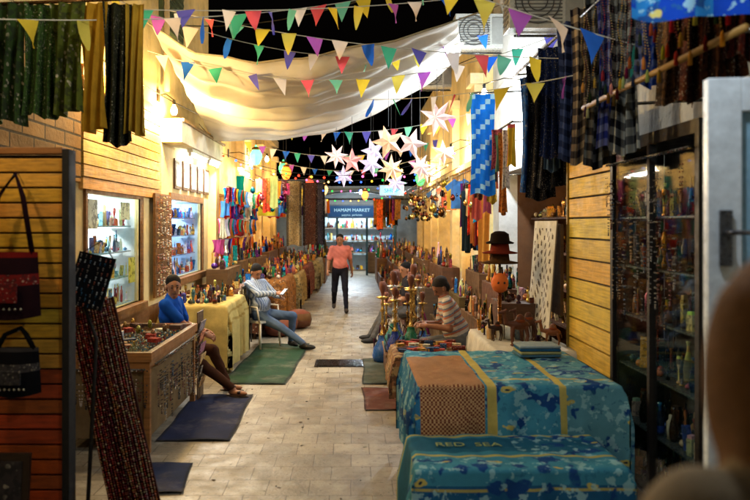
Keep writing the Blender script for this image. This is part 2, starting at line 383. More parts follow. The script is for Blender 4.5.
# ------------------------------------------------------------------ setting
def wall_y(mb,xa,xb,y0,y1,h,ops,col,mat,z0=0):
    cur=y0
    for (a,b,za,zb) in sorted(ops):
        if a>cur: mb.box(xa,xb,cur,a,z0,h,col,mat)
        if za>z0: mb.box(xa,xb,a,b,z0,za,col,mat)
        if zb<h: mb.box(xa,xb,a,b,zb,h,col,mat)
        cur=b
    if cur<y1: mb.box(xa,xb,cur,y1,z0,h,col,mat)
def recess(mb,xf,xb,y0,y1,z0,z1,col,mat='matte'):
    s=0.02 if xb<xf else -0.02
    mb.box(min(xb,xb+s*2),max(xb,xb+s*2),y0-.02,y1+.02,z0-.02,z1+.02,col,mat)
    a,b=min(xf,xb),max(xf,xb)
    mb.box(a,b,y0-.06,y0-.003,z0,z1,col,mat); mb.box(a,b,y1+.003,y1+.06,z0,z1,col,mat)
    mb.box(a,b,y0-.06,y1+.06,z0-.06,z0-.003,col,mat); mb.box(a,b,y0-.06,y1+.06,z1+.003,z1+.06,col,mat)
VP=[[(1,0),(1.3,.1),(1.5,.3),(1.1,.55),(.5,.75),(.4,.9),(.7,1)],[(1,0),(.9,.15),(.4,.3),(.9,.55),(1,.75),(.5,.95),(.2,1)],
    [(.8,0),(1,.05),(.3,.12),(.25,.5),(.8,.7),(.9,.9),(.6,1)],[(1,0),(1.2,.3),(1.2,.7),(.6,.8),(.5,1)],
    [(1.5,0),(1.6,.3),(1.2,.4),(1.3,.45),(.2,.6),(.25,.9),(.1,1)]]
def goods(mb,x0,x1,y0,y1,z,step,hmin,hmax,pal,metalp=0.4):
    x=x0+step/2
    while x<x1:
        y=y0+step/2
        while y<y1:
            px=x+rr(-.25,.25)*step; py=y+rr(-.25,.25)*step; hh=rr(hmin,hmax)*rr(.6,1.15); c=jit(random.choice(pal)); k=random.random(); r=step*rr(.18,.34)
            m='metal' if random.random()<metalp else random.choice(['gloss','matte','matte'])
            if k<.34: 
                cc=c if random.random()<.4 else [random.choice([c,jit(c,.15),tuple(q*.5 for q in c)]) for _ in range(6)]
                pr=random.choice(VP); 
                if isinstance(cc,list): cc=cc[:len(pr)-1]
                mb.lathe((px,py,z),[(a*r*.75,b*hh) for a,b in pr],9,cc,m)
            elif k<.50:
                c2=jit(random.choice(pal)); mb.lathe((px,py,z),[(r*.7,0),(r*.75,.03*hh),(r*.45,.05*hh),(r*.5,.3*hh),(r*.3,.55*hh),(r*.5,.72*hh),(r*.15,.8*hh)],8,[c2,c2,c,c,c,c],m); mb.ball((px,py,z+hh*.88),(r*.24,r*.24,hh*.1),c2,m,7,5)
            elif k<.66:
                M=Matrix.Translation((px,py,z))@Matrix.Rotation(rr(0,3),4,'Z'); mb.box(-r,r,-r*.7,r*.7,0,hh*.5,c,'ornate_fine',M); mb.box(-r*.8,r*.8,-r*.6,r*.6,hh*.502,hh*.6,jit(c,.15),'matte',M)
            elif k<.78:
                M=Matrix.Translation((px,py,z+hh*.35))@Matrix.Rotation(rr(-.7,.7),4,'Z')@Matrix.Rotation(-.25,4,'X'); mb.box(-r,r,-.008,.008,-hh*.32,hh*.4,c,'ornate_fine',M)
            elif k<.88: mb.ball((px,py,z+r*.8),(r,r,r*.8),c,m,8,6); mb.lathe((px,py,z+r*1.5),[(r*.2,0),(r*.3,r*.2),(r*.05,r*.5)],6,c,m)
            else:
                M=Matrix.Rotation(rr(-.5,.5),4,'Z')@Matrix.Rotation(1.3,4,'X'); mb.lathe((px,py,z+r*1.2),[(r*.3,0),(r*.8,.006),(r*1.2,.02)],14,[jit(c,.2),c],'gloss',M)
            y+=step
        x+=step
def scarf(mb,x,y,z,w,L,ang,col,mat='cloth',amp=.03,folds=3,nu=16,nv=14,taper=.1):
    ca,sa=math.cos(ang),math.sin(ang); ph=rr(0,6)
    def fn(u,v):
        q=(u-.5)*w*(1-taper*math.sin(v*pi)); n=amp*math.sin(u*folds*2*pi+ph+v*1.5)*(.35+.65*v)+amp*.4*math.sin(u*folds*5+v*4+ph)
        return (x+ca*q-sa*n,y+sa*q+ca*n,z-L*v-.02*math.sin(u*7+ph)*v)
    mb.grid(fn,nu,nv,col,mat)
def necklace(mb,x,y,z,w,L,ang,col,bead=.008,n=18):
    ca,sa=math.cos(ang),math.sin(ang)
    for i in range(n+1):
        t=i/n; q=(t-.5)*w; zz=z-L*(1-(2*t-1)**2)**.6
        mb.bead((x+ca*q,y+sa*q,zz),bead,col)
def drape(mb,x0,x1,y0,y1,z,drop,cfn,mfn,step=.02,thick=0,sides=(1,1,1,1),amp=.018,bot=None):
    l,r_,f,b=[drop*q for q in sides]
    a0,a1,b0,b1=x0-l,x1+r_,y0-f,y1+b; nu=int((a1-a0)/step); nv=int((b1-b0)/step)
    def fn(u,v):
        a=a0+(a1-a0)*u; bb=b0+(b1-b0)*v
        dx=max(x0-a,a-x1,0); dy=max(y0-bb,bb-y1,0); d=max(dx,dy); sx=-1 if a<x0 else 1; sy=-1 if bb<y0 else 1
        X=min(max(a,x0),x1); Y=min(max(bb,y0),y1); dd=min(1,d/.25)
        if d>0:
            if dx>=dy: o=.012+dd*(amp*math.sin(bb*17+math.sin(bb*5)*2)+amp+.02); X+=sx*o; Y+=sy*min(dy,.06)*.6
            else: o=.012+dd*(amp*math.sin(a*15+math.sin(a*6)*2)+amp+.02); Y+=sy*o; X+=sx*min(dx,.06)*.6
        wr=.006*math.sin(a*13+bb*7+2*math.sin(bb*4))*math.sin(bb*11-a*3)+.003*math.sin(a*41+bb*13)
        zz=z-d*(1-.04*math.sin(a*6+bb*5))+ (wr+.006 if d<=0 else 0)
        return (X,Y,max(zz,.012))
    mb.grid(fn,nu,nv,lambda u,v:cfn(a0+(a1-a0)*u,b0+(b1-b0)*v),lambda u,v:mfn(a0+(a1-a0)*u,b0+(b1-b0)*v))

# ground
m=MB(); m.add([(-150,-150,0),(150,-150,0),(150,150,0),(-150,150,0)],[(0,1,2,3)],(.4,.35,.3),'sandground'); m.build('ground')
m=MB(); m.add([(-2.6,-3,.004),(2.4,-3,.004),(2.4,30,.004),(-2.6,30,.004)],[(0,1,2,3)],(.5,.5,.5),'paving'); m.build('stone_paving')
m=MB()   # litter and pebbles on the paving
for k in range(130):
    x=rr(-1.3,.4); y=rr(4.5,15); M_=Matrix.Translation((x,y,.0065))@Matrix.Rotation(rr(0,3),4,'Z'); s_=rr(.004,.014)
    m.box(-s_,s_,-s_*.6,s_*.6,0,rr(.001,.005),random.choice([(.2,.16,.12),(.7,.68,.6),(.35,.28,.2),(.12,.1,.08)]),'matte',M_)
m.build('litter')
m=MB(); m.box(-.5,.18,9.65,10.15,.006,.014,(.1,.09,.08),'metal')
for i in range(11):
    y=9.69+i*.042; m.box(-.46,.14,y,y+.02,.015,.02,(.3,.26,.2),'metal')
m.build('drain_cover')
def mat_(name,x0,x1,y0,y1,z,c,ang=0):
    m=MB(); cx,cy=(x0+x1)/2,(y0+y1)/2
    def fn(u,v):
        a=(u-.5)*(x1-x0); b=(v-.5)*(y1-y0); ca,sa=math.cos(ang),math.sin(ang); a+=.008*math.sin(b*5+x0*9)
        return (cx+ca*a-sa*b,cy+sa*a+ca*b,z+.007*math.sin(a*11+b*7)*math.sin(b*5)+.007)
    m.grid(fn,24,40,lambda u,v: c if .06<u<.94 and .03<v<.97 else tuple(x*.6 for x in c),'rugmat'); m.build(name)
mat_('floor_mat',-1.5,-.72,8.6,11.5,.010,(.12,.25,.17),-.04)
mat_('floor_mat',-1.72,-1.08,6.35,8.05,.012,(.07,.12,.27),.02)
mat_('floor_mat',-1.62,-1.22,5.1,5.75,.011,(.06,.14,.3),.1)
mat_('floor_mat',.12,.60,7.4,8.4,.010,(.36,.19,.14),.03)
mat_('floor_mat',.14,.66,8.6,10.2,.012,(.24,.27,.23),-.02)
mat_('floor_mat',-2.2,-1.15,12.2,15.5,.011,(.16,.12,.1),0)

# --- left building (near)
m=MB(); CR=(.88,.80,.58)
wall_y(m,-2.67,-2.6,-1,13.2,8.5,[(4.7,6.5,0,2.3),(7.1,8.95,.96,2.2),(10.4,12.6,1.1,2.25)],CR,'plaster')
m.box(-8,-2.67,-1,-.8,0,8.5,CR,'plaster'); m.box(-8,-2.67,13.0,13.2,0,8.5,CR,'plaster'); m.box(-8,-2.67,-.8,13.0,8.3,8.5,(.4,.35,.3),'plaster')
recess(m,-2.67,-4.0,4.7,6.5,.02,2.3,(.45,.3,.16)); recess(m,-2.67,-3.7,7.1,8.95,.96,2.2,(.88,.90,.9)); recess(m,-2.67,-3.7,10.4,12.6,1.1,2.25,(.7,.78,.85))
m.box(-2.599,-2.565,3.0,6.9,2.3,3.5,(1,1,1),'stonebrick')
z=2.24
while z<3.4:
    m.box(-2.598,-2.555+rr(0,.008),6.93,9.75,z,z+.108,jit((.84,.66,.28),.05),'woody'); z+=.12
for (a,b,za,zb) in [(7.1,8.95,.96,2.2),(10.4,12.6,1.1,2.25)]:
    c=(.50,.33,.16)
    m.box(-2.62,-2.57,a-.05,a,za-.1,zb+.1,c,'wood'); m.box(-2.62,-2.57,b,b+.05,za-.1,zb+.1,c,'wood'); m.box(-2.62,-2.57,a,b,zb,zb+.1,c,'wood'); m.box(-2.64,-2.5,a,b,za-.1,za,c,'wood')
    m.box(-2.645,-2.64,a,b,za,zb,(1,1,1),'glass')
m.box(-2.598,-2.56,6.95,13.1,.0,.85,(.5,.33,.18),'wood')
for y in (3.5,6.5,9.8):
    m.box(-2.6,-2.54,y,y+1.2,4.6,6.2,(.25,.32,.22),'wood')
    for i in range(16): m.box(-2.56,-2.52,y+.06,y+1.14,4.68+i*.093,4.72+i*.093,(.2,.28,.2),'wood')
m.tube([(-2.52,9.9,3.7),(-2.52,9.9,8)],.045,10,(.6,.55,.45))
m.build('plaster_building')
WG=[(.9,.9,.9),(.6,.75,.85),(.85,.75,.6),(.2,.3,.5),(.7,.25,.2),(.85,.7,.35),(.3,.55,.7)]
m=MB()
for zz in (.97,1.28,1.58,1.88):
    m.box(-3.0,-2.70,7.15,8.9,zz-.015,zz,(.6,.75,.8),'gloss'); goods(m,-2.98,-2.71,7.15,8.9,zz,.09,.14,.27,WG,.1)
for zz in (1.12,1.42,1.72,2.0):
    m.box(-3.0,-2.70,10.45,12.55,zz-.015,zz,(.4,.5,.7),'gloss'); goods(m,-2.98,-2.71,10.45,12.55,zz,.1,.12,.25,[(.2,.4,.7),(.8,.8,.85),(.1,.3,.5),(.8,.6,.3),(.7,.3,.2)],.2)
m.build('shop_window_goods')
m=MB()
for k,(y,z_,w,h_) in enumerate(((7.25,1.85,.3,.3),(8.3,1.95,.35,.2),(8.6,1.2,.25,.3))):
    m.box(-2.638,-2.634,y,y+w,z_,z_+h_,jit(random.choice([(.85,.85,.8),(.4,.6,.75),(.8,.7,.3)])),'ornate')
m.build('window_posters')
m=MB()
for zz in (.4,.9,1.4,1.85):
    m.box(-3.9,-3.5,4.75,6.45,zz-.03,zz,(.3,.18,.1),'wood'); goods(m,-3.88,-3.52,4.8,6.4,zz,.17,.12,.35,WARM+MUTE,.3)
m.build('shelf_goods')

# --- left far building, arcade
m=MB(); C2=(.88,.74,.46)
ops=[(13.7,16.2,0,2.5),(16.9,19.6,0,2.6),(20.2,23.2,0,2.6)]
wall_y(m,-2.9,-2.6,13.2,24,4.4,ops,C2,'plaster')
m.box(-8,-2.9,23.8,24,0,4.4,C2,'plaster'); m.box(-8,-2.9,13.4,23.8,4.2,4.4,C2,'plaster')
for (a,b,za,zb) in ops: recess(m,-2.9,-4.6,a,b,.03,zb,(.75,.55,.3))
for y in (13.3,16.55,19.9,23.5):
    m.box(-2.6,-2.45,y-.16,y+.16,0,3.9,(.92,.78,.5),'plaster'); m.box(-2.6,-2.38,y-.22,y+.22,3.9,4.05,(.92,.8,.55),'plaster'); m.box(-2.6,-2.40,y-.2,y+.2,0,.25,(.7,.6,.4),'plaster')
m.box(-2.62,-2.42,13.1,24.05,4.4,4.6,(.8,.7,.5),'plaster')
m.build('arcade_building')
# --- right near building
m=MB(); C3=(.86,.86,.83)
wall_y(m,2.4,2.7,-1,12.4,8.5,[(2.6,4.1,0,2.5),(7.6,11.9,0,2.7)],C3,'plaster')
m.box(2.7,8,-1,-.8,0,8.5,C3,'plaster'); m.box(2.7,8,12.2,12.4,0,8.5,C3,'plaster'); m.box(2.7,8,-.8,12.2,8.3,8.5,C3,'plaster')
recess(m,2.7,4.4,2.6,4.1,.02,2.5,(.25,.28,.3)); recess(m,2.7,4.4,7.6,11.9,.02,2.7,(.4,.26,.14))
for y in (5.2,8.6):
    m.box(2.34,2.4,y,y+1.1,4.7,6.2,(.3,.25,.2),'wood')
m.box(2.3,2.4,-1,12.4,3.95,4.05,(.7,.68,.62),'plaster')
m.build('plaster_building')
m=MB()
for zz in (.5,1.0,1.5,2.0):
    m.box(2.9,3.3,7.7,11.8,zz-.03,zz,(.3,.18,.1),'wood'); goods(m,2.9,3.3,7.75,11.75,zz,.15,.15,.4,WARM+BRASS,.5)
m.build('shelf_goods')
# --- right far building
m=MB(); C4=(.9,.80,.54)
ops=[(13.2,15.0,0,2.5),(15.9,18.9,0,2.6),(19.8,22.8,0,2.6)]
wall_y(m,2.25,2.55,12.4,24,5.6,ops,C4,'plaster')
m.box(2.55,8,23.8,24,0,5.6,C4,'plaster'); m.box(2.55,8,12.4,12.6,0,5.6,C4,'plaster'); m.box(2.55,8,12.6,23.8,5.4,5.6,C4,'plaster')
for (a,b,za,zb) in ops: recess(m,2.55,4.2,a,b,.03,zb,(.7,.5,.28))
for y in (12.7,15.45,19.35,23.4):
    m.box(2.1,2.25,y-.18,y+.18,0,4.3,(.92,.82,.6),'plaster'); m.box(2.02,2.25,y-.25,y+.25,4.3,4.48,(.92,.82,.6),'plaster')
m.box(2.05,2.25,12.4,24,2.9,3.0,(.85,.75,.5),'plaster')
m.build('arcade_building')
# --- end building: low lit shop front with arched fascia
m=MB()
CE=(.6,.64,.66)
m.box(-14,-1.6,27,27.4,0,3.3,CE,'plaster'); m.box(1.6,14,27,27.4,0,3.3,CE,'plaster'); m.box(-1.6,1.6,27,27.4,2.15,3.3,CE,'plaster')
m.box(-14,14,27.4,32,3.2,3.3,(.5,.5,.5),'plaster'); m.box(-3.2,3.2,30.0,30.1,0,2.6,(.75,.85,.9),'plaster'); m.box(-3.3,-3.2,27.4,30.1,0,2.6,(.8,.8,.8),'plaster'); m.box(3.2,3.3,27.4,30.1,0,2.6,(.8,.8,.8),'plaster'); m.box(-3.3,3.3,27.4,30.1,2.6,2.7,(.8,.8,.8),'plaster')
for x in (-1.57,-.55,.55,1.57): m.box(x-.04,x+.04,26.94,26.998,0.0,2.15,(.3,.42,.45),'metal')
m.build('plaster_building')
m=MB()
for zz in (.05,.75,1.25,1.75):
    m.box(-3.1,3.1,29.5,29.9,zz-.03,zz,(.5,.4,.3),'wood'); goods(m,-3.1,3.1,29.52,29.88,zz,.2,.2,.45,BRIGHT+WARM+[(.7,.8,.9),(.3,.5,.8)],.2)
for (a,b) in ((-1.5,-.6),(.6,1.5)):
    m.box(a,b,28.0,28.5,.03,.8,(.5,.35,.2),'wood'); goods(m,a,b,28.0,28.5,.8,.16,.2,.5,BRIGHT+WARM,.4)
m.build('shelf_goods')
m=MB(); m.box(-.85,.85,26.6,26.72,2.16,2.56,(.10,.26,.42),'glow'); m.box(-.9,.9,26.62,26.76,2.11,2.61,(.4,.45,.5)); so=m.build('shop_sign')
def text(body,size,loc,rot,col,emis,parent,name='lettering',ext=.002,align='CENTER'):
    cu=bpy.data.curves.new(name,'FONT'); cu.body=body; cu.size=size; cu.extrude=ext; cu.align_x=align
    o=bpy.data.objects.new(name,cu); o.location=loc; o.rotation_euler=rot; S.collection.objects.link(o)
    key='txt%s'%str(col)
    if key not in MATS: mk(key,base=col,rough=.7,var=.1,emis=emis)
    cu.materials.append(MATS[key]); o.parent=parent
text('HAMAM MARKET',.17,(.0,26.59,2.35),(pi/2,0,0),(.7,.85,.9),.5,so)
text('papyrus  perfumes',.10,(.0,26.59,2.2),(pi/2,0,0),(.7,.85,.9),.5,so,'lettering_small')
m=MB(); m.box(.62,1.12,16.0,16.06,2.54,2.74,(.45,.75,1),'glow2'); m.box(.6,1.14,16.01,16.08,2.52,2.76,(.6,.6,.6),'metal'); 
for x in(.7,1.04): m.tube([(x,16.05,2.76),(x,16.05,3.35)],.006,5,(.2,.2,.2))
so2=m.build('hanging_sign'); text('SHOP',.13,(.87,15.99,2.59),(pi/2,0,0),(.05,.12,.4),0,so2)
m=MB(); # arched awning
def aw(u,v):
    a=pi*u; return (.1-1.5*math.cos(a),26.9-1.0*v,2.72+.42*math.sin(a)-.12*v)
m.grid(aw,60,8,lambda u,v:(.9,.95,.98) if int(u*18)%2 else (.66,.8,.9),'cloth'); 
m.tube([aw(i/30,1) for i in range(31)],.02,6,(.7,.75,.8),'metal')
for u in (0,1): m.tube([aw(u,1),aw(u,0)],.02,6,(.6,.6,.6),'metal')
m.build('shop_awning')

# --- left fascia with tubes
m=MB(); m.box(-2.6,-2.32,9.95,13.1,3.02,3.3,(.93,.91,.82),'plaster'); m.box(-2.62,-2.28,9.9,13.15,3.3,3.34,(.6,.5,.35),'wood'); m.build('shop_fascia',.004)
G=.80
def tubelamp(x,y0,y1,z,c=(1,.98,.92)):
    m=MB(); m.box(x-.04,x+.04,y0,y1,z+.03,z+.09,(.85,.85,.82),'gloss'); m.tube([(x,y0+.04,z),(x,y1-.04,z)],.018,8,c,'bulb'); 
    m.box(x-.02,x+.02,y0,y0+.03,z-.02,z+.03,(.8,.8,.8)); m.box(x-.02,x+.02,y1-.03,y1,z-.02,z+.03,(.8,.8,.8)); m.build('fluorescent_lamp')
    la=bpy.data.lights.new('tube_light','AREA'); la.shape='RECTANGLE'; la.size=.06; la.size_y=y1-y0; la.energy=70*G; la.color=(1,.96,.86)
    o=bpy.data.objects.new('tube_light',la); o.location=(x+.03,(y0+y1)/2,z-.035); o.rotation_euler=(0,-.5,0); S.collection.objects.link(o)
tubelamp(-2.4,10.8,12.0,2.93); tubelamp(-2.4,12.2,13.05,2.93); tubelamp(-2.35,15.2,16.6,3.0)
for i in range(5):
    y=10.6+i*.52; m=MB(); m.box(-2.595,-2.57,y,y+.42,2.42,2.86,(.3,.18,.08),'wood'); m.box(-2.569,-2.565,y+.04,y+.38,2.46,2.82,(.85,.82,.75),'ornate'); m.build('picture_frame')

# ------------------------------------------------------------------ lamps
def plight(name,loc,e,c,r=.05):
    la=bpy.data.lights.new(name,'POINT'); la.energy=e; la.color=c; la.shadow_soft_size=r; o=bpy.data.objects.new(name,la); o.location=loc; S.collection.objects.link(o)
def bulb(x,y,z,e,c,kind='hang',top=None,wallx=None):
    m=MB(); m.lathe((x,y,z),[(.008,-.062),(.03,-.055),(.042,-.03),(.045,0),(.036,.035),(.02,.06),(.018,.075)],12,tuple(.4+.6*q for q in c),'bulb')
    m.lathe((x,y,z+.075),[(.022,0),(.024,.05),(.012,.07)],10,(.1,.1,.1),'rubber')
    if kind=='hang': m.tube([(x,y,z+.14),(x,y,top or z+.8)],.005,5,(.05,.05,.05),'rubber')
    else: m.tube([(x,y,z+.14),(x+(wallx-x)*.5,y,z+.22),(wallx,y,z+.2)],.008,6,(.2,.15,.1),'metal'); m.box(min(wallx,wallx+.02),max(wallx,wallx+.02),y-.05,y+.05,z+.12,z+.28,(.2,.15,.1))
    m.build('hanging_or_fill_bulb' if kind=='hang' else 'wall_lamp'); plight('bulb_light',(x,y,z-.12),e*G,c)  # hanging kind also covers the unseen fill bulbs added over the foreground
WM=(1,.67,.26); WM2=(1,.76,.42); CL=(.75,.88,1)
bulb(-2.38,9.75,3.42,310,WM,'wall',wallx=-2.6)
bulb(-2.3,7.4,3.5,190,WM,'wall',wallx=-2.6)
bulb(1.85,10.2,3.72,430,(.80,.90,1),'wall',wallx=2.4)
bulb(1.9,14.0,3.3,200,(1,.84,.58),'wall',wallx=2.25)
bulb(-2.1,18.0,3.5,220,WM2,'wall',wallx=-2.6)
bulb(1.8,19.0,3.3,200,WM2,'wall',wallx=2.25)
bulb(-1.9,22.5,3.0,130,WM2,'wall',wallx=-2.6)
bulb(-2.0,14.4,3.1,140,WM2,'wall',wallx=-2.45)
bulb(.3,25.2,3.0,120,(.75,.9,1),'hang',top=3.6)
bulb(.75,2.2,3.5,88,(.84,.93,1),'hang',top=4.9)  # added fill bulb above the frame, brightens the door and towel tables
bulb(-.5,4.2,4.7,95,(1,.93,.80),'hang',top=4.95)  # added fill bulb out of view, lights the near paving
bulb(-2.2,3.2,3.2,42,WM2,'wall',wallx=-2.6)
plight('window_light',(-2.85,7.6,2.15),45,(.88,.95,1),.05); plight('window_light',(-3.3,8.5,2.12),60,(.9,.95,.95),.05); plight('window_light',(-2.85,11.5,2.2),45,(.65,.82,1),.05); plight('window_light',(-3.3,12.2,2.15),50,(.75,.86,1),.05)
for y in (14.9,18.2,21.6): plight('shop_light',(-3.5,y,2.35),75,WM2,.06)
for y in (14.1,17.4,21.2): plight('shop_light',(3.2,y,2.35),75,WM2,.06)
plight('shop_light',(2.95,9.6,2.5),34,WM2,.06); plight('shop_light',(-3.5,5.6,2.1),14,WM2,.06); plight('shop_light',(0,28.4,2.4),330,(.8,.92,1),.06)
for (x,y,z) in ((-2.85,7.6,2.18),(-3.3,8.5,2.17),(-2.85,11.5,2.235),(-3.3,12.2,2.2),(-3.5,14.9,2.42),(-3.5,18.2,2.5),(-3.5,21.6,2.5),(3.2,14.1,2.42),(3.2,17.4,2.5),(3.2,21.2,2.5),(2.95,9.6,2.62),(-3.5,5.6,2.22),(0,28.4,2.53)):
    m=MB(); m.lathe((x,y,z-.02),[(.05,0),(.06,.02),(.05,.035)],12,(1,.9,.7),'glow2'); m.build('ceiling_lamp')

# ------------------------------------------------------------------ canopy
m=MB()
fx=[0,.13,.33,.5,.67,.83,1]; fz=[4.12,3.78,3.60,3.62,3.72,3.86,4.12]
def can(u,v):
    xf=-2.25+3.4*u; zf=np.interp(u,fx,fz); xb=-2.3+4.1*u; zb=3.28+1.42*u**2.6
    w=v; x=xf*(1-w)+xb*w; y=8+4*w+.12*math.sin(u*5+1); zz=zf*(1-w)+zb*w
    edge=math.sin(u*pi)**.5 if 0<u<1 else 0
    zz+= (.06*math.sin(v*2*pi*5.5+1.8*math.sin(u*2.2))+.03*math.sin(v*2*pi*12+3*u+math.sin(u*9)))*(.3+edge*.8) - .12*math.sin(v*pi)*edge + .012*math.sin(u*31+v*9)
    return (x,y,float(zz))
m.grid(can,120,110,(.93,.91,.85),'canvas')
m.tube([can(u/20,0) for u in range(21)],.012,6,(.7,.66,.55),'cloth')
for p,q in (((0,0),(-2.6,7.6,4.4)),((1,0),(2.4,7.7,4.5)),((0,1),(-2.6,12.4,3.6)),((1,1),(2.4,12.1,5.0))): m.tube([can(*p),q],.008,5,(.6,.55,.45))
m.build('canvas_canopy')

# ------------------------------------------------------------------ bunting
FC=[(.45,.8,.72),(.35,.35,.75),(.9,.85,.8),(.9,.8,.25),(.92,.92,.95),(.15,.4,.85),(.85,.8,.35),(.85,.35,.40),(.25,.65,.55),(.65,.35,.75)]
def bunting(p0,p1,sag,n,size,ph):
    m=MB(); p0=Vector(p0);p1=Vector(p1)
    def pt(t): q=p0.lerp(p1,t); q.z-=sag*4*t*(1-t); return q
    m.tube([pt(i/24) for i in range(25)],.004,4,(.8,.8,.75))
    d=(p1-p0).normalized(); s=size/2
    for i in range(n):
        t=(i+.5+rr(-.18,.18))/n; c=pt(t); tw=rr(-.8,.8); dd=Vector((d.x*math.cos(tw)-d.y*math.sin(tw),d.x*math.sin(tw)+d.y*math.cos(tw),d.z+rr(-.1,.1))); nn=Vector((-dd.y,dd.x,0)); col=FC[(i*3+ph)%len(FC)]; bl=rr(-.03,.03); sz=size*rr(.85,1.15)
        tip=c+Vector((0,0,-sz*1.15))+nn*rr(-.08,.08)+dd*rr(-.04,.04)
        rows=5; vs=[];fs=[]
        for r_ in range(rows+1):
            v=r_/rows
            for k in range(3):
                q=c+dd*(k-1)*s*(1-v)+(tip-c)*v+nn*bl*math.sin(v*pi+k)
                vs.append(q)
        for r_ in range(rows):
            for k in range(2): a=r_*3+k; fs.append((a,a+1,a+4,a+3))
        m.add(vs,fs,col,'flag',True)
    m.build('bunting')
bunting((-2.45,4.3,3.12),(.5,8,4.45),.12,13,.17,0)
bunting((-1.75,7,3.95),(2.0,6.4,3.35),.10,15,.16,4)
bunting((-2.3,8.2,3.85),(2.3,8.0,4.0),.42,14,.16,2)
bunting((.15,8.2,3.30),(2.1,5.0,3.05),.08,11,.16,5)
bunting((.1,5.0,3.75),(2.1,4.5,2.92),.05,9,.17,7)
bunting((-2.5,6.0,4.0),(1.8,9.5,4.4),.5,15,.16,3)
bunting((-2.5,13.2,3.9),(2.2,13.0,3.9),.35,18,.17,1)
bunting((-2.5,16.5,3.8),(2.1,16.8,3.9),.4,16,.17,6)
bunting((-1.7,5.6,3.55),(1.0,6.6,3.95),.05,10,.15,8)
bunting((-2.4,19.5,3.7),(2.1,20.2,3.8),.4,14,.17,3)

# ------------------------------------------------------------------ star lanterns
def star(x,y,z,R,n,col,yaw,roll,top):
    m=MB(); vs=[];c=Matrix.Translation((x,y,z))@Matrix.Rotation(yaw,4,'Z')@Matrix.Rotation(roll,4,'Y')
    for i in range(2*n):
        a=pi/2+pi*i/n; r=R if i%2==0 else R*.42; vs.append(c@Vector((r*math.cos(a),0,r*math.sin(a))))
    vs+= [c@Vector((0,-R*.3,0)),c@Vector((0,R*.3,0))]; fs=[]; cs=[]
    for i in range(2*n):
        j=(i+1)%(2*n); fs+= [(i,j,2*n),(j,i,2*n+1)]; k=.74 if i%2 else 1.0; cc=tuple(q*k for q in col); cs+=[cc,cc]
    m.add(vs,fs,cs,'paper_star'); m.tube([(x,y,z+R*.9),(x,y,top)],.003,4,(.1,.1,.1)); m.build('star_lantern')
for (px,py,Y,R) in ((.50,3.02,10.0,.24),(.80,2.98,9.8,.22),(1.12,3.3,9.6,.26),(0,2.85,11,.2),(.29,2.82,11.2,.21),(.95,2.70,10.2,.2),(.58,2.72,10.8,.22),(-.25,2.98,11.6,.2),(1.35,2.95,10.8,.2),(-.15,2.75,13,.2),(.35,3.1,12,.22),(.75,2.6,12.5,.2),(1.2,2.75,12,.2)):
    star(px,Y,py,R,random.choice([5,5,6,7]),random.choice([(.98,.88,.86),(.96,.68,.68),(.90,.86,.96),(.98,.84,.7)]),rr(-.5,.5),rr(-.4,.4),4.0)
m=MB()
for (p0,p1,sg) in (((-2.4,13,3.2),(2.1,12.5,3.3),.5),((-2.4,15,3.2),(2.1,15.2,3.2),.4),((-2.4,18,3.1),(2.1,18,3.2),.4),((-2.4,21,3.0),(2.1,21,3.0),.4)):
    a=Vector(p0);b=Vector(p1); P=[]
    for i in range(41):
        t=i/40; q=a.lerp(b,t); q.z-=sg*4*t*(1-t); P.append(q)
        if i%2: m.ball((q.x,q.y,q.z-.04),.022,random.choice([(1,.2,.1),(.1,.9,.3),(1,.8,.2),(.2,.4,1),(1,.4,.7),(1,.85,.5)]),'glow2',6,4)
    m.tube(P,.005,4,(.05,.05,.05))
m.build('fairy_lights')
for (x,y,z,c) in ((-1.6,17,3.2,(.3,.9,.5)),(-1.4,15.5,3.0,(1,.5,.15)),(1.3,13.4,2.9,(1,.6,.2)),(1.5,16,2.9,(.3,.8,.4)),(-1.1,19,2.95,(1,.3,.2)),(1.0,18,2.8,(1,.8,.4)),(.9,15,2.95,(1,.75,.35)),(-.8,21,2.9,(1,.8,.5)),(.4,22.5,2.8,(1,.6,.3)),(-1.7,12.9,3.1,(.4,1,.6))):
    m=MB(); m.lathe((x,y,z),[(.02,-.16),(.06,-.14),(.11,-.03),(.11,.03),(.06,.12),(.03,.15),(.01,.2)],8,c,'glow2',smooth=False); m.lathe((x,y,z),[(.07,.11),(.075,.14),(.02,.17)],8,(.5,.35,.15),'metal'); m.tube([(x,y,z+.2),(x,y,3.9)],.004,4,(.1,.1,.1)); m.build('glass_lantern')
m=MB()
for a,b,sg in (((-2.6,6,5.2),(2.4,9,4.8),.3),((-2.6,11,4.9),(2.4,7,5.1),.4),((-2.6,15,4.3),(2.25,13,4.9),.3),((-2.55,4,3.6),(-2.5,13,3.75),.1),((-2.6,4.3,5.0),(2.4,4.1,5.0),.06),((-2.6,2.2,5.0),(2.4,2.2,5.0),.1)):
    A=Vector(a);B=Vector(b); m.tube([A.lerp(B,i/16)-Vector((0,0,sg*4*(i/16)*(1-i/16))) for i in range(17)],.008,5,(.03,.03,.03),'rubber')
m.build('overhead_cables')
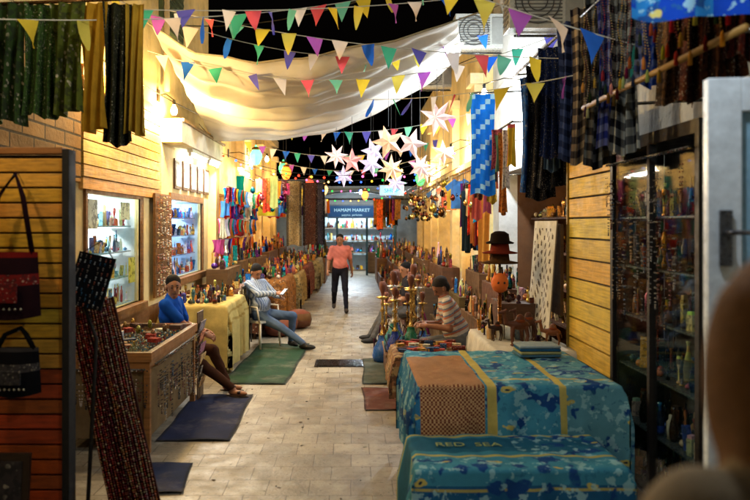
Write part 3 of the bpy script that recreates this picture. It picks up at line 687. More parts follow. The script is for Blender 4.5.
def ac(x,y,z,w=.8,h=.55):
    m=MB(); m.box(x,x+w,y,y+.32,z,z+h,(.74,.74,.70),'gloss'); 
    for i in range(12): m.box(x+.05,x+w*.68,y-.012,y-.002,z+.05+i*(h-.1)/12,z+.05+i*(h-.1)/12+.018,(.45,.45,.43))
    for rad in (.42,.3,.18): m.tube([(x+w*.36+h*rad*math.cos(a*pi/12),y-.018,z+h/2+h*rad*math.sin(a*pi/12)) for a in range(24)],.008,5,(.3,.3,.3),'matte',True)
    m.box(x+w*.72,x+w-.04,y-.01,y,z+.06,z+h-.06,(.6,.6,.57))
    for i in range(8): m.box(x-.012,x-.002,y+.04,y+.28,z+.06+i*.055,z+.085+i*.055,(.5,.5,.48))
    m.tube([(x+.1,y+.1,z),(x+.1,y+.1,z-.06),(2.42,y+.1,z-.06)],.015,6,(.3,.3,.3),'metal'); m.tube([(x+.1,y+.25,z-.02),(2.42,y+.25,z-.02)],.015,6,(.3,.3,.3),'metal'); m.build('air_conditioner',.006)
ac(1.62,7.5,3.92); ac(1.5,16.5,5.0); ac(1.65,11.6,4.7)

# ------------------------------------------------------------------ LEFT FOREGROUND
m=MB(); z=.03
while z<2.26:
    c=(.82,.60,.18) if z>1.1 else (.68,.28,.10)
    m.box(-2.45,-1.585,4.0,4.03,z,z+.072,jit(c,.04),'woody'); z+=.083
m.box(-2.45,-1.585,4.031,4.06,.0,2.28,(.12,.05,.03)); m.box(-1.585,-1.545,3.98,4.08,0,2.31,(.06,.05,.05)); m.box(-2.45,-1.585,3.985,4.07,2.285,2.32,(.55,.35,.15),'wood')
m.box(-2.3,-1.56,3.85,4.25,0,.03,(.1,.06,.04)); m.build('slatwall_display',.003)
def handbag(x,y,z,w,h,c1,c2,strap):
    m=MB()
    def fn(u,v,s):
        q=(u-.5)*w*(1+.12*v); b=.05*math.sin(u*pi)**.5*(.4+.6*math.sin(min(1,v*1.1)*pi*.55)) if 0<u<1 else 0
        return (x+q,y+s*b,z+h/2-h*v-.02*math.sin(u*pi)*(v))
    for s in(-1,1): m.grid(lambda u,v:fn(u,v,s),14,12,lambda u,v:c2 if .35<v<.5 or v<.1 else c1,lambda u,v:'ornate_fine' if .35<v<.5 else 'cloth')
    m.tube([(x-w*.4,y,z+h/2-.01),(x-w*.2,y-.01,z+h/2+strap*.7),(x+.02,y+.02,z+h/2+strap),(x+w*.25,y-.01,z+h/2+strap*.7),(x+w*.4,y,z+h/2-.01)],.014,6,c1,'cloth')
    m.box(x-w*.22,x+w*.22,y-.075,y-.06,z-h*.28,z+h*.02,c2,'ornate_fine'); 
    for k in range(7): m.bead((x-w*.3+k*w*.1,y-.07,z-h*.38),.009,(.7,.7,.65),'metal')
    m.tube([(x,4.0,z+h/2+strap+.005),(x+.02,y-.01,z+h/2+strap-.012)],.004,5,(.6,.6,.6),'metal'); m.build('handbag')
handbag(-1.83,3.90,1.58,.30,.34,(.13,.05,.08),(.42,.08,.08),.42)
handbag(-1.80,3.9,1.12,.25,.24,(.05,.05,.07),(.22,.21,.22),.1)
handbag(-2.15,3.9,1.5,.25,.3,(.3,.08,.08),(.1,.1,.25),.3)
m=MB(); Mx=Matrix.Translation((-1.86,3.82,.36))@Matrix.Rotation(-.12,4,'X'); m.box(-.16,.16,-.015,.015,-.33,.33,(.15,.08,.04),'wood',Mx); m.box(-.125,.125,-.02,-.016,-.29,.29,(.2,.18,.18),'ornate',Mx); m.build('picture_frame')
m=MB(); T=Vector((-1.66,4.62,1.40)); B=Vector((-1.27,4.42,.01)); wv=Vector((.97,.05,.25)).normalized(); nv_=(B-T).cross(wv).normalized(); nv_=nv_ if nv_.y<0 else -nv_
def bp(u,v,o): return T.lerp(B,v)+wv*(u-.5)*.30+nv_*o
vs=[bp(0,0,-.01),bp(1,0,-.01),bp(1,1,-.01),bp(0,1,-.01),bp(0,0,.01),bp(1,0,.01),bp(1,1,.01),bp(0,1,.01)]
m.add(vs,[(0,1,2,3),(7,6,5,4),(0,4,5,1),(1,5,6,2),(2,6,7,3),(3,7,4,0)],(.22,.08,.06),'cloth')
for k in range(18):
    c=random.choice([(.55,.12,.09),(.6,.2,.12),(.4,.1,.08),(.6,.35,.2),(.3,.18,.14),(.65,.5,.42)]); ph=rr(0,6); am=rr(.004,.015)
    for j in range(105):
        v=j/105+rr(0,.004); q=bp(.04+.92*k/17+am*math.sin(j*.13+ph),v,.016+rr(0,.006)); m.bead(q,rr(.006,.009),jit(c,.08) if (j+k*3)%9 else (.7,.6,.45))
m.build('beaded_necklace_board')
m=MB(); Mx=Matrix.Translation((-1.56,4.35,1.56))@Matrix.Rotation(.22,4,'Y')@Matrix.Rotation(-.2,4,'X'); m.box(-.11,.11,-.01,.01,-.16,.16,(.07,.07,.08),'cloth',Mx)
for a in range(7):
    for b in range(11):
        if random.random()<.85:
            q=Vector((-.09+a*.03+rr(-.004,.004),-.016,-.14+b*.028+rr(-.004,.004))); c=random.choice([(.7,.7,.68),(.5,.45,.4),(.1,.3,.4),(.6,.3,.2)])
            m.bead(Mx@q,rr(.004,.007),c,'gloss'); m.bead(Mx@(q-Vector((0,0,.011))),rr(.003,.006),c,'gloss')
m.tube([Mx@Vector((-.1,0,.15)),Mx@Vector((0,0,.25)),Mx@Vector((.1,0,.15))],.004,5,(.1,.1,.1)); m.tube([Mx@Vector((0,0,-.15)),(-1.56,4.45,1.2),(-1.57,4.3,.01)],.012,6,(.1,.08,.06)); m.build('earring_display_board')
m=MB(); m.tube([(-2.6,5.15,3.45),(-1.4,5.15,3.5)],.014,8,(.4,.3,.2),'metal'); m.tube([(-1.45,5.15,3.5),(-2.6,5.3,4.0)],.008,6,(.3,.3,.3),'metal')
for i,(x,w,L,c,mt) in enumerate(((-2.42,.26,.85,(.16,.24,.10),'ornate'),(-2.2,.26,.80,(.20,.30,.12),'ornate_fine'),(-2.0,.26,.78,(.28,.32,.10),'ornate'),(-1.82,.22,.90,(.60,.46,.12),'cloth'),(-1.66,.20,1.0,(.14,.15,.07),'ornate_fine'),(-1.54,.14,.92,(.62,.50,.16),'cloth'))):
    scarf(m,x,5.15+rr(-.04,.04),3.46,w,L,rr(-.3,.3),c,mt,.05,3,24,18,.2)
m.build('hanging_dresses')
m=MB(); c=(.62,.42,.22)
for x in(-2.42,-1.72):
    for y in(6.02,7.72): m.box(x,x+.05,y,y+.05,0,.70,c,'wood')
m.box(-2.42,-1.67,6.02,7.77,.70,.76,c,'wood'); m.box(-2.40,-1.69,6.05,7.75,.12,.69,(.50,.42,.30),'cloth')
m.box(-2.44,-1.65,6.0,6.05,.761,.84,c,'wood'); m.box(-2.44,-1.65,7.74,7.79,.761,.84,c,'wood'); m.box(-1.70,-1.65,6.05,7.74,.761,.84,c,'wood'); m.box(-2.44,-2.39,6.05,7.74,.761,.84,c,'wood')
m.box(-2.39,-1.70,6.05,7.74,.761,.77,(.25,.22,.22),'cloth')
for a in range(14):
    for b in range(34):
        m.bead((-2.35+a*.048+rr(-.015,.015),6.10+b*.048+rr(-.01,.01),.782),rr(.006,.016),random.choice([(.8,.8,.78),(.8,.6,.3),(.2,.5,.6),(.6,.15,.15)]),'metal')
m.box(-2.43,-1.66,6.01,7.78,.841,.847,(1,1,1),'glass')
for k in range(16):
    y=6.10+k*.10; M_=Matrix.Translation((-1.95+rr(-.35,.22),y,.849))@Matrix.Rotation(rr(-.8,.8),4,'Z'); w_=rr(.03,.08); m.box(-w_,w_,-.04,.04,0,rr(.008,.05),random.choice([(.7,.6,.45),(.3,.2,.15),(.15,.2,.3),(.8,.78,.7),(.5,.3,.15),(.6,.2,.15)]),random.choice(['matte','ornate_fine']),M_)
for k in range(8): m.lathe((-2.3+rr(0,.55),6.6+k*.13,.849),[(.015,0),(.025,.02),(.02,.06),(.01,.08)],8,jit((.6,.45,.25)),'metal')
m.build('jewellery_counter',.003)
m=MB()
m.tube([(-1.63,6.05,.74),(-1.63,7.72,.74)],.008,6,(.5,.5,.5),'metal')
for k in range(52):
    y=6.08+k*.032; L=rr(.2,.55); necklace(m,-1.62+rr(-.01,.02),y,.73,.04,L,pi/2,random.choice([(.08,.08,.09),(.6,.58,.55),(.3,.2,.15),(.4,.12,.1),(.2,.3,.4),(.1,.08,.07),(.06,.05,.05)]),rr(.005,.009),22)
    if k%2: m.lathe((-1.610,y,.73-L),[(.0,0),(.02,.004),(0,.01)],8,(.75,.7,.6),'metal',Matrix.Rotation(pi/2,4,'Y'))
m.build('hanging_necklaces')
m=MB(); m.tube([(-2.4,6.0,.70),(-1.7,6.0,.70)],.008,6,(.5,.5,.5),'metal')
for k in range(16): necklace(m,-2.36+k*.044,5.99,.69,.035,rr(.15,.4),0,random.choice([(.1,.08,.09),(.7,.65,.6),(.4,.15,.1)]),rr(.005,.009),18)
m.build('hanging_necklaces')
m=MB(); m.box(-2.25,-2.05,6.4,6.55,.849,.94,(.75,.78,.8)); m.grid(lambda u,v:(-2.18+.06*u,6.47+.02*math.sin(u*9),.94+.05*v),6,4,(.95,.95,.95),'cloth'); m.build('tissue_box')
m=MB()
for k in range(6):
    M_=Matrix.Translation((-1.63,7.82,.2+k*.12))@Matrix.Rotation(.25,4,'Y'); m.box(-.005,.005,0,.26,-.06,.05,jit((.7,.6,.45),.15),'ornate',M_)
m.box(-1.66,-1.65,7.8,8.1,0,.95,(.4,.3,.2),'wood'); m.build('postcard_rack')
def table(name,x0,x1,y0,y1,z,cfn,mfn,drop,step=.03,sides=(1,1,1,1),amp=.018):
    m=MB()
    for x in(x0+.03,x1-.08):
        for y in(y0+.03,y1-.08): m.box(x,x+.05,y,y+.05,0,z-.03,(.3,.2,.12),'wood')
    m.box(x0+.01,x1-.01,y0+.01,y1-.01,z-.035,z-.01,(.35,.24,.14),'wood')
    drape(m,x0,x1,y0,y1,z,drop,cfn,mfn,step,0,sides,amp); return m.build(name)
table('souvenir_table',-2.4,-1.6,9.25,10.75,.86,lambda a,b:(.78,.70,.44) if (a*8)%1<.9 else (.68,.58,.32),lambda a,b:'cloth',.8,.03,(1,1,1,1),.03)
m=MB(); goods(m,-2.35,-1.65,9.3,10.7,.872,.11,.08,.24,WARM+MUTE+[(.8,.8,.75)],.3); m.build('souvenir_goods')
m=MB()
for k in range(9): scarf(m,-1.62+rr(-.03,.03),10.9+k*.09,.95,.14,rr(.5,.7),pi/2+rr(-.5,.5),random.choice([(.06,.06,.08),(.3,.3,.32),(.1,.1,.12),(.5,.45,.4)]),'ornate_fine',.02,2,8,10)
m.tube([(-1.62,10.85,.96),(-1.62,11.75,.96)],.012,6,(.3,.3,.3),'metal'); 
for y in (10.87,11.73): m.tube([(-1.62,y,.96),(-1.62,y,0)],.012,6,(.3,.3,.3),'metal')
m.build('hanging_scarves')
m=MB(); m.box(-2.55,-2.52,9.35,10.1,.95,2.3,(.45,.3,.15),'wood')
for a in range(14):
    for b in range(8):
        necklace(m,-2.50,9.39+a*.052+rr(-.01,.01),2.26-b*.165+rr(-.02,.02),.035,rr(.08,.2),pi/2,random.choice([(.8,.75,.6),(.7,.5,.3),(.2,.2,.2),(.6,.3,.2),(.85,.85,.85)]),rr(.006,.011),8)
m.build('necklace_display_board')

m=MB()
for row,(z0,L) in enumerate(((2.55,.3),(2.3,.3),(2.0,.32),(1.62,.32))):
    y=12.9; xx=-2.2-.05*row
    m.tube([(xx,12.85,z0+.02),(xx,16.9,z0+.02)],.01,6,(.4,.4,.4),'metal')
    while y<16.8:
        c=jit(random.choice(BRIGHT+[(.85,.85,.85),(.3,.5,.8),(.8,.7,.5)]),.05); scarf(m,xx+rr(-.04,.04),y,z0,rr(.14,.24),L*rr(.7,1.15),rr(.0,1.2),c,random.choice(['cloth','cloth','ornate']),.03,2,8,6,.25); y+=rr(.09,.16)
m.build('hanging_bags')
def tshirt(x,y,z,sc,ang,c):
    m=MB(); ca,sa=math.cos(ang),math.sin(ang)
    pts=[(-.12,0),(-.36,-.16),(-.29,-.27),(-.2,-.2),(-.2,-.66),(.2,-.66),(.2,-.2),(.29,-.27),(.36,-.16),(.12,0),(.05,-.05),(-.05,-.05)]
    for s_ in (-.012,.012):
        m.add([(x+ca*a*sc-sa*(s_+.012*math.sin(a*30)),y+sa*a*sc+ca*(s_+.012*math.sin(a*30)),z+b*sc) for a,b in pts],[tuple(range(12)) if s_<0 else tuple(reversed(range(12)))],c,'cloth')
    m.tube([(x,y,z-.03),(x,y,z+.15)],.004,4,(.6,.6,.6),'metal'); m.build('t_shirt')
for i,(y,c) in enumerate(((17.1,(.8,.75,.2)),(17.7,(.85,.85,.85)),(18.3,(.2,.5,.75)),(19.0,(.75,.2,.2)),(19.8,(.85,.5,.2)),(20.6,(.85,.85,.8)))): tshirt(-2.0,y,2.75,1,.3,c)
for i,(y,c) in enumerate(((12.9,(.25,.45,.7)),(13.5,(.9,.75,.3)),(14.3,(.85,.4,.3)),(15.2,(.85,.85,.8)),(16.2,(.3,.45,.65)))): tshirt(1.9,y,2.7,.8,-.6,c)
for (y0,y1,c,z,x1) in ((12.0,13.4,(.35,.2,.12),.8,-1.55),(13.6,15.4,(.55,.35,.15),.85,-1.25),(15.7,17.6,(.6,.5,.3),.8,-1.15),(18.0,20.2,(.4,.2,.15),.85,-1.1),(20.6,23,(.6,.55,.4),.85,-.95)):
    table('souvenir_table',-2.4,x1,y0,y1,z,lambda a,b,c=c:c,lambda a,b:'ornate',z-.1,.05)
    m=MB(); goods(m,-2.02,x1-.03,y0+.03,y1-.03,z+.012,.14,.12,.36,WARM+BRASS+MUTE+BRIGHT[:5],.4); 
    m.box(-2.4,-2.05,y0,y1,z+.012,z+.35,(.4,.28,.15),'wood'); goods(m,-2.38,-2.07,y0,y1,z+.35,.14,.2,.45,BRASS+WARM+BRIGHT,.4)
    m.build('souvenir_goods')
for (x,y) in ((-1.25,12.35),(-1.2,12.9),(-.98,13.3)):
    m=MB(); m.lathe((x,y,.01),[(.12,0),(.22,.04),(.25,.15),(.22,.27),(.1,.33),(.02,.335)],12,[jit((.40,.2,.1),.05) for _ in range(5)],'matte'); m.build('leather_pouf')

# ------------------------------------------------------------------ RIGHT SIDE
TQ=(.26,.55,.66)
def c1(a,b):
    if a<.86 and b<5.75 and a>.44: return (.80,.64,.46)
    if abs(a-.90)<.03 or abs(a-1.36)<.02: return (.80,.73,.40)
    if abs(b-5.15)<.012 and a>.9: return (.3,.4,.65)
    if abs(b-4.9)<.02 and a>.9: return (.72,.68,.40)
    if a<.44: return (.20,.46,.64)
    return TQ if a<1.36 else (.36,.58,.64)
def m1(a,b): return 'weave' if (a<.86 and b<5.75 and a>.44) else ('cloth' if abs(a-.90)<.03 or abs(a-1.36)<.02 else 'towel')
table('towel_table',.44,1.74,4.72,6.0,.85,c1,m1,.62,.015,(1,1,1,.4),.022)
def c2(a,b):
    if b<3.93: return (.14,.36,.52) if (b*9)%1>.12 else (.68,.64,.38)
    if abs(b-4.22)<.015 or abs(b-4.62)<.015: return (.74,.70,.40)
    if 4.30<b<4.58: return (.14,.38,.50)
    return (.24,.52,.62)
def m2_(a,b): return 'towel' if b<4.2 or (b>4.24 and a>.98) else 'cloth'
tb=table('towel_table',.36,1.52,4.0,4.66,.55,c2,m2_,.5,.015,(1,1,1,.1),.022)
text('RED  SEA',.10,(.50,4.38,.566),(0,0,0),(.58,.64,.42),0,tb,'towel_lettering',.001,'LEFT')
m=MB()
for k in range(4):
    M_=Matrix.Translation((1.45+rr(-.01,.01),5.75+rr(-.01,.01),.868+k*.022))@Matrix.Rotation(rr(-.06,.06),4,'Z'); m.box(-.16,.16,-.12,.12,0,.02,jit(((.3,.5,.6),(.7,.65,.45),(.2,.35,.5),(.6,.7,.7))[k],.04),'cloth',M_)
m.build('folded_towels',.008)
table('souvenir_table',.44,1.18,7.35,8.15,.56,lambda a,b:(.5,.35,.25) if int(b*12)%2 else (.6,.5,.35),lambda a,b:'ornate',.4,.03)
m=MB(); 
for k in range(60):
    x=.5+rr(0,.62); y=7.4+rr(0,.68); M_=Matrix.Translation((x,y,.572+rr(0,.03)))@Matrix.Rotation(rr(-.6,.6),4,'Z'); w_=rr(.03,.07); m.box(-w_,w_,-.03,.03,0,rr(.01,.05),random.choice([(.65,.25,.18),(.8,.75,.62),(.7,.52,.2),(.2,.3,.45),(.42,.15,.12),(.3,.2,.15)]),'ornate_fine',M_)
m.build('boxed_trinkets')
def hookah(x,y,z,h,cb,cs):
    m=MB(); s=h/.75; P_=[(.05,0),(.10,.01),(.115,.06),(.10,.13),(.05,.20),(.038,.25),(.042,.26),(.022,.28),(.014,.34),(.026,.36),(.014,.38),(.013,.46),(.03,.48),(.014,.50),(.012,.58),(.07,.60),(.075,.608),(.014,.615),(.018,.64),(.035,.68),(.04,.72),(.03,.75)]
    P_=[(a*s*.85,b*s) for a,b in P_]; cc=[cb]*5+[cs]*12+[(.4,.22,.15)]*4; mm=['gloss']*5+['metal']*12+['matte']*4; m.lathe((x,y,z),P_,14,cc,mm)
    m.tube([(x+.1*s*.85*math.cos(a*pi/6),y+.1*s*.85*math.sin(a*pi/6),z+.10*s) for a in range(12)],.004,4,(.85,.7,.35),'metal',True)
    a=rr(0,6); dx,dy=math.cos(a),math.sin(a); m.tube([(x+dx*.02,y+dy*.02,z+.27*s),(x+dx*.1,y+dy*.1,z+.33*s),(x+dx*.16,y+dy*.14,z+.2*s),(x+dx*.13-dy*.08,y+dy*.13+dx*.08,z+.05*s),(x-dy*.12,y+dx*.12,z+.22*s)],.008*s,6,jit((.3,.12,.12),.1),'cloth'); m.build('hookah')
m=MB(); m.box(.42,.98,8.75,9.75,0,.30,(.35,.22,.12),'wood'); m.box(.40,1.0,8.72,9.78,.30,.33,(.45,.3,.16),'wood'); m.build('display_plinth',.004)
HC=[(.08,.20,.55),(.1,.40,.28),(.15,.33,.6),(.2,.48,.48),(.45,.14,.12),(.1,.26,.5),(.5,.42,.25)]
for i,(x,y,z,h) in enumerate(((.52,8.85,.331,.80),(.72,8.9,.331,.95),(.88,9.1,.331,.72),(.52,9.12,.331,.98),(.70,9.2,.331,.7),(.56,9.42,.331,.9),(.8,9.45,.331,1.05),(.60,9.66,.331,.7),(.88,9.66,.331,.9),(.42,10.0,.01,1.1),(.62,10.25,.01,1.25),(.5,10.6,.01,.9),(.85,10.5,.01,1.2))):
    hookah(x,y,z,h,HC[i%7],random.choice([(.8,.65,.35),(.8,.8,.78),(.55,.42,.22)]))
m=MB()
for (x,y) in ((.80,8.8),(.62,8.8),(.92,8.85),(.45,8.95)): m.lathe((x,y,.331),[(.04,0),(.06,.06),(.045,.12),(.02,.15),(.015,.2),(.025,.22)],12,jit((.2,.3,.38)),'gloss')
m.build('glass_vases')
table('souvenir_table',1.28,2.0,6.5,7.9,.76,lambda a,b:(.84,.82,.76),lambda a,b:'cloth',.45,.03)
m=MB(); m.box(1.50,1.98,7.3,7.88,.772,1.1,(.35,.22,.12),'wood'); goods(m,1.52,1.96,7.32,7.86,1.1,.11,.1,.28,WARM+[(.8,.8,.78)],.3); goods(m,1.32,1.5,7.3,7.85,.772,.09,.08,.3,WARM,.3); goods(m,1.75,1.95,6.9,7.28,.772,.09,.08,.2,WARM,.3); m.build('souvenir_goods')
def camel(x,y,z,s,yaw,c):
    q=SDF(); R=np.array(((math.cos(yaw),math.sin(yaw),0),(-math.sin(yaw),math.cos(yaw),0),(0,0,1.)))
    def T_(a,b,d): return np.array((x,y,z))+s*(R[0]*a+R[1]*b+R[2]*d)
    q.ell(T_(0,0,.58),(s*.27,s*.12,s*.14),R,'wood',.02*s); q.ell(T_(-.02,0,.73),(s*.12,s*.08,s*.14),R,'wood',.05*s)
    q.cap(T_(.22,0,.6),T_(.36,0,.62),s*.085,s*.06,'wood',.03*s); q.cap(T_(.36,0,.62),T_(.42,0,.92),s*.06,s*.045,'wood',.02*s); q.cap(T_(.41,0,.93),T_(.56,0,.90),s*.055,s*.035,'wood',.02*s)
    for b in(-.035,.035): q.cap(T_(.39,b,.96),T_(.37,b,1.01),s*.018,s*.012,'wood',.005*s)
    for a in(.18,-.18):
        for b in(-.07,.07):
            kn=.02 if a>0 else -.05
            q.cap(T_(a,b,.5),T_(a+kn,b,.28),s*.05,s*.03,'wood',.02*s); q.cap(T_(a+kn,b,.28),T_(a,b,.03),s*.03,s*.024,'wood',.01*s); q.ell(T_(a+.02,b,.02),(s*.045,s*.035,s*.02),R,'wood',.01*s)
    q.cap(T_(-.26,0,.6),T_(-.31,0,.38),s*.02,s*.012,'wood',.01*s)
    q.ell(T_(-.02,0,.68),(s*.14,s*.125,s*.06),R,'blanket',.01*s)
    q.mesh(.004,lambda l,cc:c if l=='wood' else (.5,.25,.14),'camel_figurine')
camel(1.55,6.75,.77,.34,pi,(.34,.17,.07)); camel(1.82,6.62,.77,.26,pi*.9,(.45,.25,.10)); camel(1.40,7.05,.77,.22,pi*1.1,(.2,.1,.05)); camel(1.70,7.05,.77,.32,pi*1.05,(.28,.14,.06))
m=MB(); m.tube([(1.50,7.4,1.1),(1.50,7.4,1.62)],.012,8,(.3,.2,.1),'wood')
for k,(zz,c,f_) in enumerate(((1.60,(.45,.16,.10),1),(1.50,(.3,.2,.10),1.05),(1.70,(.12,.08,.06),.8))):
    m.lathe((1.50,7.4,zz),[(.17*f_,0),(.18*f_,.012),(.1,.03),(.09,.1),(.05,.125),(.0,.13)],18,c,'cloth')
m.build('straw_hat_stand')
m=MB(); m.lathe((1.47,7.25,1.22),[(.03,0),(.065,.02),(.085,.07),(.085,.12),(.06,.17),(.02,.19)],14,(.85,.42,.14),'matte'); m.lathe((1.47,7.25,.775),[(.06,0),(.02,.02),(.02,.45)],10,(.5,.3,.1),'metal')
for q in (-.03,.03): m.ball((1.47+q,7.17,1.32),.012,(.05,.05,.05),'gloss'); m.lathe((1.47+q*1.5,7.25,1.38),[(.02,0),(.012,.03),(.002,.05)],6,(.8,.4,.14))
m.build('painted_mask')
for k in range(5):
    m=MB(); x=1.36+.09*k; y=7.15+rr(-.02,.02); m.lathe((x,y,.772),[(.035,0),(.038,.01),(.038,.13),(.03,.14)],12,random.choice([(.85,.85,.8),(.3,.35,.4),(.75,.6,.4)]),'gloss'); m.build('tin_cup')
m=MB(); m.box(1.93,1.96,6.75,7.55,1.05,1.9,(.3,.2,.1),'wood')
def ewc(u,v):
    s_=math.sin(u*38+3*math.sin(v*11))*math.sin(v*44+2*math.sin(u*9))
    return (.38,.34,.30) if (s_>.45 and .1<u<.9 and .06<v<.94) or u<.04 or u>.96 else (.86,.85,.80)
m.grid(lambda u,v:(1.90-.01*math.sin(u*9)-.08*v,6.73+.84*u,1.93-1.1*v),60,76,ewc,'cloth'); m.build('embroidered_wall_hanging')
z=.7; m=MB()
while z<2.78: m.box(2.0,2.03,5.55,6.72,z,z+.165,jit((.86,.72,.26),.04),'woody'); z+=.18
m.box(2.031,2.06,5.55,6.72,.68,2.86,(.12,.08,.03)); m.box(1.985,2.07,5.51,5.55,0,2.88,(.55,.45,.15),'wood'); m.box(1.985,2.07,6.72,6.76,0,2.88,(.55,.45,.15),'wood'); m.box(2.0,2.4,5.55,6.72,0,.68,(.3,.22,.12),'wood'); m.build('slatwall_display',.004)
m=MB(); c=(.10,.08,.07)
for y in(4.1,5.46): m.box(1.95,2.0,y,y+.05,0,2.42,c,'wood')
m.box(1.95,2.38,4.1,5.51,2.42,2.5,c,'wood'); m.box(1.95,2.38,4.1,5.51,0,.1,c,'wood'); m.box(2.34,2.38,4.15,5.46,.1,2.42,(.16,.12,.10),'wood'); m.box(2.0,2.34,5.47,5.5,.1,2.42,c,'wood'); m.box(2.0,2.34,4.11,4.14,.1,2.42,c,'glass')
m.box(1.965,1.975,4.15,5.46,.1,2.42,(1,1,1),'glass'); m.box(1.945,1.995,4.77,4.81,.1,2.42,c,'wood')
for zz in(.5,.88,1.25,1.6,1.95): m.box(2.0,2.33,4.16,5.45,zz-.012,zz,(.25,.28,.28),'gloss')
m.build('glass_display_cabinet')
m=MB()
for zz in(.1,.5,.88,1.25,1.6,1.95): goods(m,2.02,2.32,4.18,5.42,zz+.001,.09,.15,.32,MUTE+WARM+[(.1,.12,.15)]*8,.4)
m.build('cabinet_souvenirs')
m=MB(); m.tube([(1.92,4.15,2.34),(1.92,5.5,2.34)],.008,6,(.3,.3,.3),'metal')
for k in range(34): necklace(m,1.915+rr(-.02,.01),4.2+k*.038,2.33,.04,rr(.25,1.15),pi/2,random.choice([(.12,.1,.1),(.3,.1,.1),(.1,.2,.3),(.5,.4,.25),(.4,.4,.4),(.1,.08,.08)]),rr(.005,.009),30)
m.build('hanging_necklaces')
m=MB(); m.tube([(1.62,3.0,2.71),(1.62,5.1,2.71)],.018,8,(.60,.45,.2),'wood'); m.tube([(1.62,3.05,2.71),(2.4,3.05,2.75)],.012,6,(.4,.4,.4),'metal'); m.tube([(1.62,5.0,2.71),(2.4,5.0,2.75)],.012,6,(.4,.4,.4),'metal')
m.tube([(1.75,3.4,3.5),(1.75,7.9,3.5)],.014,8,(.4,.3,.2),'metal')
for y in (3.5,7.8): m.tube([(1.75,y,3.5),(2.4,y,3.52)],.012,6,(.4,.4,.4),'metal')
m.build('clothes_rail')
def plaid(ca,cb):
    def f(u,v):
        a=int(u*8)%2; b=int(v*22)%2; return ca if a and b else (cb if not a and not b else tuple((p+q)/2 for p,q in zip(ca,cb)))
    return f
m=MB()
for k,(y,L,ca,cb) in enumerate(((4.6,1.15,(.6,.6,.56),(.08,.08,.1)),(4.85,1.1,(.5,.5,.6),(.08,.12,.38)),(5.1,1.2,(.08,.08,.09),(.45,.45,.42)),(5.4,1.15,(.6,.52,.4),(.12,.1,.12)),(4.2,.8,(.12,.22,.5),(.5,.5,.55)),(5.75,1.1,(.1,.12,.2),(.3,.35,.5)))):
    scarf(m,1.72,y,3.5,.20,L,-.3+rr(-.35,.25),plaid(ca,cb),'cloth',.045,3,28,44,.25)
m.build('hanging_scarves')
m=MB()
for k,(y,L,c) in enumerate(((3.55,.75,(.45,.27,.16)),(3.8,.8,(.35,.18,.12)),(4.05,.78,(.5,.36,.24)),(3.3,.7,(.5,.2,.15)))):
    scarf(m,1.80,y,3.35,.22,L,-.3+rr(-.3,.3),lambda u,v,c=c:tuple(x*(1 if int(u*10)%2 else .5) for x in c),'ornate_fine',.04,3,24,20,.2)
m.tube([(1.8,3.1,3.36),(1.8,4.2,3.36)],.01,6,(.4,.4,.4),'metal'); m.tube([(1.8,3.2,3.36),(2.4,3.2,3.4)],.01,6,(.4,.4,.4),'metal'); m.build('hanging_scarves')
m=MB()
for k in range(40): 
    c=random.choice([(.55,.18,.12),(.65,.5,.2),(.3,.12,.1),(.6,.5,.35),(.15,.12,.12)]); y=3.1+k*.05; n_=random.randint(22,40)
    for j in range(n_): m.bead((1.60+.012*math.sin(j*.3+k),y+.006*math.sin(j*.5),3.33-j*.016),.0055,jit(c,.05),'matte')
    m.lathe((1.60,y,3.33-n_*.016-.07),[(.012,0),(.010,.05),(.003,.07)],6,jit(c,.1),'cloth')
m.tube([(1.60,3.05,3.35),(1.60,5.1,3.35)],.008,6,(.4,.4,.4),'metal'); m.build('bead_curtain')
m=MB(); m.grid(lambda u,v:(1.15+.75*u,3.0+.03*math.sin(u*16),3.35-.60*v-.015*math.sin(u*9)),30,14,lambda u,v:(.07,.24,.64) if int(u*9+v*3)%3 else (.14,.45,.7),'towel'); m.tube([(1.1,3.0,3.36),(2.4,3.0,3.36)],.01,6,(.4,.4,.4),'metal'); m.build('hanging_batik_cloth')
m=MB()
for (x,y,w,L,c,mt,z0) in ((1.93,7.0,.34,1.25,(.05,.05,.07),'ornate_fine',3.5),(1.9,7.35,.3,1.35,(.07,.07,.10),'ornate_fine',3.5),(1.80,6.6,.22,1.0,(.08,.14,.3),'ornate_fine',3.5),(1.9,7.7,.25,1.2,(.12,.3,.55),'ornate',3.45),(1.95,6.3,.22,.6,(.5,.45,.38),'ornate_fine',3.5),(1.88,6.85,.16,1.1,(.25,.33,.42),'cloth',3.5)):
    scarf(m,x,y,z0,w,L,-.35+rr(-.2,.2),c,mt,.05,3,22,18,.25)
m.tube([(1.9,5.6,3.5),(1.9,7.95,3.5)],.012,6,(.4,.4,.4),'metal'); m.build('hanging_dresses')
m=MB()
cl=[(.85,.7,.2),(.75,.35,.3),(.85,.82,.78),(.8,.5,.2),(.35,.5,.42),(.7,.35,.42),(.2,.45,.75),(.4,.25,.18)]
for k in range(18): scarf(m,1.72+rr(-.05,.08),8.05+k*.105,2.98+rr(-.05,.05),rr(.08,.15),rr(.4,1.0),-.5+rr(-.5,.5),cl[k%8],random.choice(['cloth','ornate_fine','cloth']),.025,2,10,12,.25)
m.tube([(1.75,7.95,3.02),(1.75,10.0,3.02)],.012,6,(.4,.4,.4),'metal')
for y in(8,9.9): m.tube([(1.75,y,3.02),(2.4,y,3.05)],.01,6,(.4,.4,.4),'metal')
m.build('hanging_scarves')
m=MB(); scarf(m,1.56,8.7,3.45,.30,1.2,-.1,lambda u,v:(.12,.48,.9) if (int(v*20)+int(u*5))%4 else (.65,.85,.95),'cloth',.03,2,20,40); m.tube([(1.40,8.7,3.46),(2.4,8.7,3.5)],.01,6,(.4,.4,.4),'metal'); m.build('hanging_beach_towel')
m=MB()
